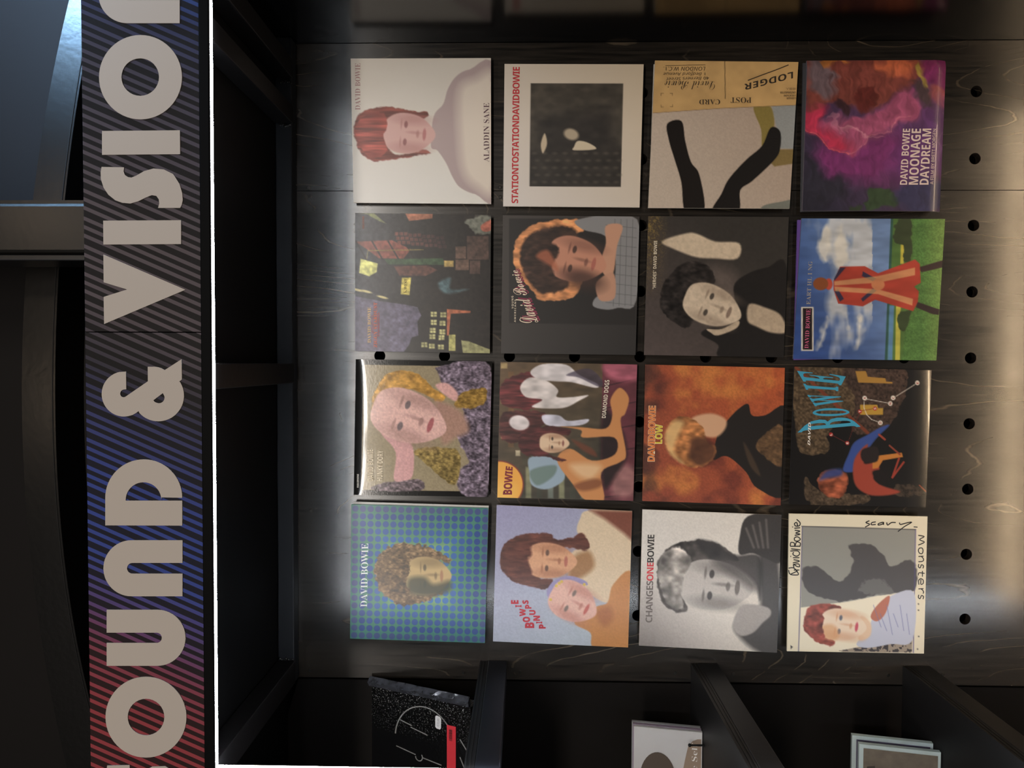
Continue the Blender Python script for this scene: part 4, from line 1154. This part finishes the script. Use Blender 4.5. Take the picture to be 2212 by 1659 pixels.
t, tx, st = sleeve('grey_portrait', 'dark grey record sleeve with a pale monochrome portrait and small white title', (1380, 450), 5.026, [(103, 85), (1628, 95), (1572, 1617), (57, 1592)], D1 - 0.002, (70, 64, 58), 0.3, 0.2, 0.1)
tx('"HEROES" DAVID BOWIE', 'B', [(184, 876), (200, 352), (164, 352), (148, 876)], 'U', (214, 200, 176))
t, tx, st = sleeve('field_and_sky', 'record sleeve with a red-coated walker on green fields under blue sky', (1700, 455), 4.881, [(155, 82), (1667, 88), (1575, 1580), (65, 1563)], -0.022, (110, 110, 130), 0.35, bracket=False)
tx('DAVID BOWIE', 'S', [(226, 1452), (250, 1040), (204, 1040), (184, 1452)], 'U', (196, 96, 130), bold=-0.006)
tx('EART HL I NG', 'S', [(248, 990), (270, 534), (226, 534), (204, 990)], 'U', (150, 146, 140), bold=-0.006)
behind('violet record sleeve edge peeping out above the field and sky one', (1700, 455), 4.881, [(112, 98), (1600, 110), (1560, 1540), (72, 1575)], -0.0165, (104, 74, 150))
# --- column 3
def bend9(a, b):
    w = 0.05 + 0.05 * np.sin(np.pi * b) ** 0.5
    return 0.0033 * (w / 0.1) * np.clip((w - a) / w, 0, 1) ** 2 + 0.002 * np.clip((a - .96) / .04, 0, 1) ** 2 - 0.001 * np.sin(np.pi * b)
t, tx, st = sleeve('gold_portrait', 'glossy black-bordered record sleeve with a pink and gold tinted portrait', (740, 760), q, [(137, 78), (1575, 103), (1537, 1530), (115, 1508)], D1, (30, 29, 28), 0.14, 0.5, 0.05, bend9)
tx('DAVID BOWIE', 'B', (262, 1030, 324, 1362), 'U', (222, 206, 178), lift=0.003)
tx('HUNKY DORY', 'B', [(420, 1362), (428, 1040), (368, 1040), (360, 1362)], 'U', (222, 206, 178), lift=0.003)
tx('PARLOPHONE', 'B', (152, 1288, 172, 1430), 'U', (200, 194, 184), name='label_lettering', lift=0.004)
t, tx, st = sleeve('painted_figures', 'crowded painted record sleeve with bronze and white figures and an orange disc', (1060, 770), 5.026, [(105, 58), (1590, 88), (1548, 1568), (72, 1532)], D1, (190, 170, 150), 0.4)
tx('BOWIE', 'B', [(232, 1500), (240, 1200), (164, 1190), (130, 1500)], 'U', (122, 36, 44), bold=0.02)
tx('DIAMOND DOGS', 'B', [(1248, 668), (1290, 256), (1240, 256), (1206, 668)], 'U', (224, 212, 190), bold=-0.008)
t, tx, st = sleeve('orange_mottled', 'mottled orange record sleeve with a fair head over a dark coat', (1370, 770), q, [(120, 85), (1588, 120), (1543, 1570), (87, 1523)], D1, (160, 90, 64), 0.38)
tx('DAVIDBOWIE', 'B', [(218, 1108), (230, 518), (150, 518), (138, 1108)], 'U', (226, 196, 160), bold=0.03, space=0.9, lift=0.0005)
tx('DAVIDBOWIE', 'B', [(214, 1104), (226, 522), (154, 522), (142, 1104)], 'U', (214, 120, 58), space=0.9, lift=0.001)
tx('LOW', 'B', [(296, 920), (302, 714), (224, 714), (216, 920)], 'U', (228, 214, 140), bold=0.03, lift=0.0014)
tx('LOW', 'B', [(292, 914), (298, 720), (230, 720), (222, 914)], 'U', (206, 180, 56), lift=0.0018)
def bend12(a, b): return 0.0046 * np.clip((a - 0.83) / 0.17, 0, 1) ** 2 * (1.15 - 0.4 * b)
t, tx, st = sleeve('dark_blue_red', 'near-black record sleeve with turquoise block letters and a blue and red figure', (1690, 775), 4.88, [(127, 82), (1588, 122), (1520, 1567), (75, 1535)], -0.02, (40, 38, 38), 0.22, 0.5, 0, bend12)
Tq = (58, 146, 176)
for ch, bx in (('B', [(826, 716), (700, 612), (300, 640), (160, 778)]), ('O', [(722, 600), (690, 520), (340, 520), (300, 610)]), ('W', [(660, 482), (600, 366), (262, 382), (344, 500)]), ('I', [(590, 342), (590, 296), (220, 262), (250, 326)]), ('E', [(620, 280), (672, 180), (150, 118), (222, 240)])):
    tx(ch, 'S', bx, 'U', Tq, bold=0.01)
tx('DAVID', 'B', [(292, 914), (302, 668), (274, 672), (266, 914)], 'U', (224, 216, 206), shear=0.3, lift=0.0012)
for ch, (x, y), an, c in (('L', (513, 798), 30, Wt), ('E', (685, 888), 0, Wt), ('T', (818, 556), 0, Wt), ('S', (977, 525), 35, Wt), ('D', (1033, 675), -20, (140, 40, 36)), ('A', (868, 415), 0, (140, 40, 36)), ('N', (1138, 472), 0, (140, 40, 36)), ('C', (1168, 412), 30, (140, 40, 36)), ('E', (1425, 254), 0, (140, 40, 36))):
    tx(ch, 'B', (x - 12, y - 11, x + 12, y + 11), 'U', c, lift=0.0009)
# --- column 4
t, tx, st = sleeve('blue_dots', 'teal record sleeve covered in rows of blue dots around a curly head', (740, 1070), q, [(92, 95), (1535, 135), (1500, 1557), (78, 1510)], -0.022, (74, 128, 118), 0.33, bracket=False, NG=270, gain=0.88)
tx('DAVID BOWIE', 'S', [(260, 1176), (272, 506), (200, 510), (188, 1176)], 'U', (206, 214, 214), bold=-0.006)
behind('black and white edged record sleeve sticking out right of the blue dotted one', (740, 1070), q, [(118, 68), (1540, 110), (1500, 1500), (110, 1460)], -0.0165, (206, 204, 200))
t, tx, st = sleeve('lavender_pair', 'pale lavender record sleeve with two heads leaning together and red letters', (1050, 1080), q, [(112, 52), (1540, 118), (1497, 1555), (72, 1490)], D1, (220, 206, 190), 0.36)
Rd = (172, 44, 56)
for ch, bx in (('B', (410, 1290, 508, 1350)), ('O', (385, 1232, 464, 1288)), ('W', (352, 1145, 416, 1226)), ('I', (308, 1108, 374, 1130)), ('E', (262, 1056, 342, 1096)), ('P', (556, 1310, 628, 1356)), ('I', (528, 1282, 592, 1302)), ('N', (498, 1220, 568, 1274)), ('U', (455, 1160, 522, 1212)), ('P', (410, 1104, 478, 1146)), ('S', (382, 1056, 448, 1096))):
    tx(ch, 'B', bx, 'U', Rd, bold=0.03)
t, tx, st = sleeve('silver_portrait', 'pale grey record sleeve with a black and white swept-hair portrait', (1370, 1080), q, [(88, 100), (1553, 160), (1505, 1610), (52, 1535)], D1 - 0.002, (200, 190, 178), 0.4)
for body, y0, y1, c in (('CHANGES', 852, 1292, (104, 96, 92)), ('ONE', 660, 852, (196, 62, 66)), ('BOWIE', 366, 658, (56, 52, 50))):
    dx = lambda y: (1292 - y) * 0.026
    tx(body, 'B', [(190 + dx(y1), y1), (190 + dx(y0), y0), (118 + dx(y0), y0), (118 + dx(y1), y1)], 'U', c, space=0.86)
t, tx, st = sleeve('cream_sketch', 'cream record sleeve with a coloured sketch, a grey shadow and black handwriting', (1690, 1090), q, [(72, 95), (1530, 125), (1492, 1570), (50, 1545)], -0.022, (214, 204, 180), 0.42)
Kk = (30, 27, 30)
# pen lettering, drawn stroke by stroke (x to the picture's right)
st([[(84, 735), (160, 700)], [(66, 690), (84, 735), (160, 742), (165, 720), (120, 668), (66, 670)],                           # D
    [(120, 690), (180, 690)], [(122, 665), (118, 630), (150, 650), (180, 655), (170, 625), (112, 632)], [(110, 615), (182, 596), (118, 580)],       # a v
    [(112, 560), (180, 560)], [(84, 548), (92, 544)], [(120, 500), (112, 525), (150, 545), (182, 520), (160, 488), (84, 490)],                  # i d
    [(92, 466), (190, 478)], [(84, 440), (190, 440)], [(84, 440), (90, 400), (125, 405), (132, 436), (150, 395), (188, 405), (186, 440)],            # / B
    [(130, 380), (160, 385), (190, 365), (160, 340), (128, 352), (130, 380)], [(130, 325), (188, 312), (140, 300), (186, 280), (130, 270)],             # o w
    [(126, 250), (188, 244)], [(104, 238), (112, 234)], [(160, 226), (152, 190), (128, 200), (140, 226), (180, 222), (186, 190), (150, 155)]], 11, Kk)
st([[(918, 170), (880, 190), (920, 208), (872, 238)], [(985, 182), (945, 190), (938, 212), (985, 210)], [(1060, 186), (1015, 200), (1012, 216), (1058, 204), (1066, 184), (1066, 214)],
    [(1100, 188), (1110, 216), (1150, 190), (1195, 190)], [(1235, 190), (1245, 210), (1300, 196), (1365, 185), (1290, 230), (1218, 284)]], 11, Kk)
st([[(1384, 235), (1425, 238)]], 10, Kk)
sy = lambda L_: [[(x, 315 + (y - 315) * 1.46) for x, y in l] for l in L_]
st(sy([[(1432, 322), (1496, 330), (1446, 352), (1498, 370), (1432, 392)], [(1484, 432), (1474, 452), (1446, 450), (1434, 430), (1446, 414), (1474, 414), (1484, 432)],
       [(1488, 472), (1434, 474)], [(1466, 474), (1488, 492), (1480, 508), (1434, 512)], [(1482, 560), (1488, 542), (1466, 534), (1452, 556), (1434, 548), (1438, 528)],
       [(1500, 596), (1440, 592), (1434, 610)], [(1476, 578), (1476, 620)], [(1460, 640), (1460, 674), (1484, 668), (1484, 644), (1456, 634), (1436, 650), (1440, 678)],
       [(1488, 706), (1434, 708)], [(1464, 708), (1488, 726), (1484, 742)], [(1482, 782), (1488, 764), (1466, 756), (1452, 778), (1434, 770), (1438, 750)]]), 10, Kk)

# ------------------------------------------------------------------ goods on the side shelves
def frame_slab(name, pts, Y2, depth, m, parent=None):
    """slab from four front points (px, py, Y) with thickness along its own normal"""
    P = [np.array(at(x, y, Y)) for x, y, Y in pts]
    n_ = np.cross(P[1] - P[0], P[3] - P[0]); n_ /= np.linalg.norm(n_)
    if n_[1] < 0: n_ = -n_
    v = [*P] + [p + n_ * depth for p in P]
    return P, n_, pym(name, v, [(0, 1, 2, 3), (7, 6, 5, 4), (0, 4, 5, 1), (1, 5, 6, 2), (2, 6, 7, 3), (3, 7, 4, 0)], m, parent)
def local(P, n_, out):
    """(a, b) in the slab's face (a along P0>P1, b along P0>P3) to a world point lifted by out"""
    return lambda a, b, o=0.0: P[0] + (P[1] - P[0]) * a + (P[3] - P[0]) * b - n_ * (out + o)
def leaning(xr, zb, w, h, lean, yb, thick, lower=0.0):
    """corner points of an upright item facing the shop: right edge x, base z, size, leaning back"""
    s, c = math.sin(lean), math.cos(lean)
    B = np.array([xr, yb, zb + s * thick]); U = np.array([0, s, c]); W_ = np.array([-1, 0, 0.0]); n_ = np.array([0, c, -s])
    P = [B + U * h, B, B + W_ * w, B + U * h + W_ * w]                   # top right, base right, base left, top left
    v = [*P] + [p + n_ * thick for p in P]
    return P, n_, v
SLF = [(0, 1, 2, 3), (7, 6, 5, 4), (0, 4, 5, 1), (1, 5, 6, 2), (2, 6, 7, 3), (3, 7, 4, 0)]
def face_poly(P, n_, pts, out):
    """flat shape on the face; pts in (down from the top, left from the right edge), both 0..1"""
    return [P[0] + (P[1] - P[0]) * a + (P[3] - P[0]) * b - n_ * out for a, b in pts]
def face_lines(name, P, n_, lines, width, m, parent, out=0.0008):
    v, f = [], []
    for ln in lines:
        for (a0, b0), (a1, b1) in zip(ln[:-1], ln[1:]):
            da, db = a1 - a0, b1 - b0; l = math.hypot(da, db) + 1e-9
            na, nb = -db / l * width / 2, da / l * width / 2
            k = len(v)
            v += face_poly(P, n_, [(a0 + na, b0 + nb), (a1 + na, b1 + nb), (a1 - na, b1 - nb), (a0 - na, b0 - nb)], out)
            f.append((k, k + 1, k + 2, k + 3))
    return pym(name, v, f, m, parent)
def face_words(body, style, P, n_, a0, a1, b0, b1, col, parent, out=0.0012, name='lettering', bold=0.0, down=False):
    c = bpy.data.curves.new('lettering', 'FONT')
    c.body = uni(body, style); c.resolution_u = 2; c.offset = bold
    me = curve_mesh(c)
    V = np.array([v.co[:] for v in me.vertices]); lo, hi = V.min(0), V.max(0)
    for v, p in zip(me.vertices, V):
        u = (p[0] - lo[0]) / (hi[0] - lo[0]); w = (p[1] - lo[1]) / (hi[1] - lo[1])
        v.co = Vector(P[0] + (P[1] - P[0]) * (a1 + (a0 - a1) * w) + (P[3] - P[0]) * (b1 + (b0 - b1) * u) - n_ * out)
    return link(name, me, ink(col), parent)

# wrapped black box set on the top shelf
WRAP = mat('black_shrink_wrap', (14, 14, 15), 0.2, 0.6, bump=(120, 0.35), coat=0.6)
nt = WRAP.node_tree                                                # fine grey speckle, fading out away from the right edge
sn = nt.nodes.new('ShaderNodeTexNoise'); sn.inputs['Scale'].default_value = 420; sn.inputs['Detail'].default_value = 2
sr = nt.nodes.new('ShaderNodeValToRGB'); sr.color_ramp.elements[0].position = 0.62; sr.color_ramp.elements[1].position = 0.68
sr.color_ramp.elements[0].color = (*lin((14, 14, 15)), 1); sr.color_ramp.elements[1].color = (*lin((150, 150, 150)), 1)
stc = nt.nodes.new('ShaderNodeTexCoord')
nt.links.new(stc.outputs['Object'], sn.inputs['Vector']); nt.links.new(sn.outputs['Fac'], sr.inputs['Fac'])
sx_ = nt.nodes.new('ShaderNodeSeparateXYZ'); nt.links.new(stc.outputs['Object'], sx_.inputs[0])
sm_ = nt.nodes.new('ShaderNodeMapRange'); nt.links.new(sx_.outputs['X'], sm_.inputs['Value'])
sm_.inputs['From Min'].default_value = -0.86; sm_.inputs['From Max'].default_value = -0.765
smx = nt.nodes.new('ShaderNodeMix'); smx.data_type = 'RGBA'
smx.inputs['A'].default_value = (*lin((14, 14, 15)), 1)
nt.links.new(sm_.outputs['Result'], smx.inputs['Factor']); nt.links.new(sr.outputs['Color'], smx.inputs['B'])
nt.links.new(smx.outputs['Result'], nt.nodes['Principled BSDF'].inputs['Base Color'])
CRUMP = mat('clear_wrap_painted_sheen', (62, 64, 70), 0.1, 0.9, bump=(55, 1.0), coat=1.0, mott=(70, 0.9))  # whitish wrap; its bright reflections are mottled into the colour
GREYLINE = mat('grey_print', (128, 126, 124), 0.4, 0.4)
zsh = 0.361 + H0
P, n_, v = leaning(-0.757, zsh + 0.0006, 0.205, 0.252, math.radians(22), -0.110, 0.034)
bt = thing('box_set', 'shrink-wrapped black box set with a red barcode strip leaning on the top shelf', 'box set', tuple((P[1] + P[2]) / 2))
pym('box_body', v, SLF, WRAP, bt)
# folded wrap lip along the right edge
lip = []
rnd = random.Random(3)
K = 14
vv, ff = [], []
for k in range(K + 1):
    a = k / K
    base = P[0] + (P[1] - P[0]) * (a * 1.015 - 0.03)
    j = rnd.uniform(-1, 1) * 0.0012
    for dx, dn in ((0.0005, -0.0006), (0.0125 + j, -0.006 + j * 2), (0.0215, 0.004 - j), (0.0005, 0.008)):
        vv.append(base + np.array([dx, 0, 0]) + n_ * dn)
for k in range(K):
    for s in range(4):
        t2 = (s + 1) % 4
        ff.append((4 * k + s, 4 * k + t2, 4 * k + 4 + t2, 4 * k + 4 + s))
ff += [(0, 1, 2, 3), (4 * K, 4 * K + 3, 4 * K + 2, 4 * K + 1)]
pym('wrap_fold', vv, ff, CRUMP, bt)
circ = [(0.55 + 0.30 * math.cos(math.radians(d)), 0.50 + 0.40 * math.sin(math.radians(d)) - 0.0) for d in range(-175, 20, 6)]
face_lines('embossed_disc', P, n_, [circ], 0.012, GREYLINE, bt)
for ln in [[(0.30, 0.30), (0.42, 0.335)], [(0.41, 0.355), (0.58, 0.40)], [(0.26, 0.60), (0.46, 0.645)], [(0.53, 0.66), (0.72, 0.69)], [(0.90, 0.36), (0.97, 0.47)], [(0.90, 0.55), (0.96, 0.70)]]:
    face_lines('embossed_line', P, n_, [ln], 0.011, GREYLINE, bt)
ring = [(0.495 + 0.035 * math.cos(math.radians(d)), 0.66 + 0.045 * math.sin(math.radians(d))) for d in range(-40, 200, 20)]
face_lines('embossed_ring', P, n_, [ring], 0.010, GREYLINE, bt)
STK = mat('white_sticker', (216, 214, 214), 0.5, 0.3)
pym('price_sticker', face_poly(P, n_, [(0.660, 0.175), (0.672, 0.160), (0.705, 0.165), (0.718, 0.185), (0.716, 0.290), (0.704, 0.305), (0.672, 0.300), (0.660, 0.285)], 0.0014), [tuple(range(8))], STK, bt)
face_words('€32,00', 'R', P, n_, 0.676, 0.704, 0.19, 0.275, (150, 150, 150), bt, 0.0019, 'price_lettering')
rs = pym('barcode_strip', face_poly(P, n_, [(0.775, 0.235), (0.862, 0.235), (0.862, 0.98), (0.775, 0.98)], 0.0014), [(0, 1, 2, 3)], mat('red_label', (206, 52, 62), 0.4, 0.4), bt)
bars, fb = [], []
bb = 0.275
while bb < 0.40:
    w_ = rnd.choice([0.003, 0.005, 0.008]); k = len(bars)
    bars += face_poly(P, n_, [(0.797, bb), (0.828, bb), (0.828, bb + w_), (0.797, bb + w_)], 0.0019); fb.append((k, k + 1, k + 2, k + 3))
    bb += w_ + rnd.choice([0.003, 0.005])
pym('barcode', bars, fb, ink((40, 14, 18)), rs)

# pale grey disc sleeve held by a peg on the middle shelf
zsh = -0.122 + H0
P, n_, v = leaning(-0.800, zsh + 0.0006, 0.146, 0.1435, math.radians(9), -0.118, 0.007)
dt = thing('disc_sleeve', 'pale grey disc sleeve with a brown hat and white serif title', 'disc', tuple((P[1] + P[2]) / 2))
pym('card_body', v, SLF, mat('pale_grey_card', (196, 194, 192), 0.5, 0.35), dt)
def disc_shape(name, pts, col, out):
    pts = np.array(pts)
    return pym(name, face_poly(P, n_, pts, out), [tuple(range(len(pts)))], ink(col), dt)
disc_shape('printed_sleeve_arm', [(0.78, 0.30), (0.80, 0.22), (0.86, 0.14), (0.93, 0.105), (0.985, 0.10), (0.985, 0.98), (0.72, 0.98), (0.72, 0.62), (0.75, 0.45)], (150, 130, 112), 0.0006)
hat = [(0.08, 0.80)] + [(0.36 - 0.27 * math.cos(math.radians(d)), 0.78 - 0.43 * math.sin(math.radians(d))) for d in range(10, 171, 10)] + [(0.64, 0.80)]
disc_shape('printed_hat', hat, (84, 72, 62), 0.0010)
disc_shape('printed_face', [(0.22, 0.82), (0.30, 0.74), (0.44, 0.74), (0.52, 0.82), (0.52, 0.98), (0.22, 0.98)], (172, 138, 120), 0.0014)
face_words('The Self', 'S', P, n_, 0.85, 0.93, 0.16, 0.76, (236, 234, 230), dt, 0.0018, 'title_lettering', -0.012)
# further copies behind it
for k in range(2):
    P2, n2, v2 = leaning(-0.7985 + 0.0006 * k, zsh + 0.0006, 0.146, 0.1445 + 0.001 * k, math.radians(9), -0.1095 + 0.0082 * k, 0.007)
    o = pym('disc_sleeve', v2, SLF, mat('mauve_card', (138, 122, 136), 0.5, 0.35) if k == 0 else mat('grey_card', (150, 150, 150), 0.5, 0.35), None)
    tag(o, ('mauve-edged disc sleeve squeezed between two grey ones on the middle shelf', 'grey disc sleeve rearmost in the row behind the hat one')[k], 'disc', 'discs on the middle shelf')
pg = thing('shelf_peg', 'black ball-headed peg holding the grey hat disc on its shelf', 'peg', (-0.822, -0.128, zsh))
bm = bmesh.new()
bmesh.ops.create_cone(bm, cap_ends=True, segments=12, radius1=0.0022, radius2=0.0018, depth=0.028, matrix=Matrix.Translation((-0.822, -0.1285, zsh + 0.0142)))
me = bpy.data.meshes.new('pin'); bm.to_mesh(me); bm.free(); link('pin', me, BLACK_METAL, pg)
bm = bmesh.new()
bmesh.ops.create_icosphere(bm, subdivisions=3, radius=0.0036, matrix=Matrix.Translation((-0.822, -0.1285, zsh + 0.0305)))
me = bpy.data.meshes.new('ball_head'); bm.to_mesh(me); bm.free()
for pl in me.polygons: pl.use_smooth = True
link('ball_head', me, BLACK_METAL, pg)

# two clear disc cases on the lowest shelf
zsh = -0.602 + H0
CLEAR = mat('clear_case_edge', (186, 200, 198), 0.2, 0.6)
for k, (xr, yb, w, h, lab) in enumerate(((-0.814, -0.158, 0.152, 0.156, 'front clear-rimmed disc case with a brown and gold insert on the lowest shelf'), (-0.8105, -0.130, 0.152, 0.158, 'rear clear-rimmed disc case with a violet insert on the lowest shelf'))):
    P, n_, v = leaning(xr, zsh + 0.0006, w, h, math.radians(11), yb, 0.010)
    ct = thing('disc_case', lab, 'disc case', tuple((P[1] + P[2]) / 2), 'clear disc cases on the lowest shelf')
    pym('case', v, SLF, CLEAR, ct)
    pym('insert', face_poly(P, n_, [(0.055, 0.05), (0.965, 0.05), (0.965, 0.95), (0.055, 0.95)], 0.0008), [(0, 1, 2, 3)],
        mat('case_insert', ((112, 102, 90), (88, 84, 104))[k], 0.35, 0.4, mott=(60, 0.35)), ct)
    if k == 0:
        pym('printed_patch', face_poly(P, n_, [(0.10, 0.30), (0.20, 0.28), (0.20, 0.55), (0.10, 0.55)], 0.0013), [(0, 1, 2, 3)], ink((66, 60, 54)), ct)
        face_lines('gold_line', P, n_, [[(0.30, 0.42), (0.50, 0.36)]], 0.012, ink((160, 130, 70)), ct, 0.0013)
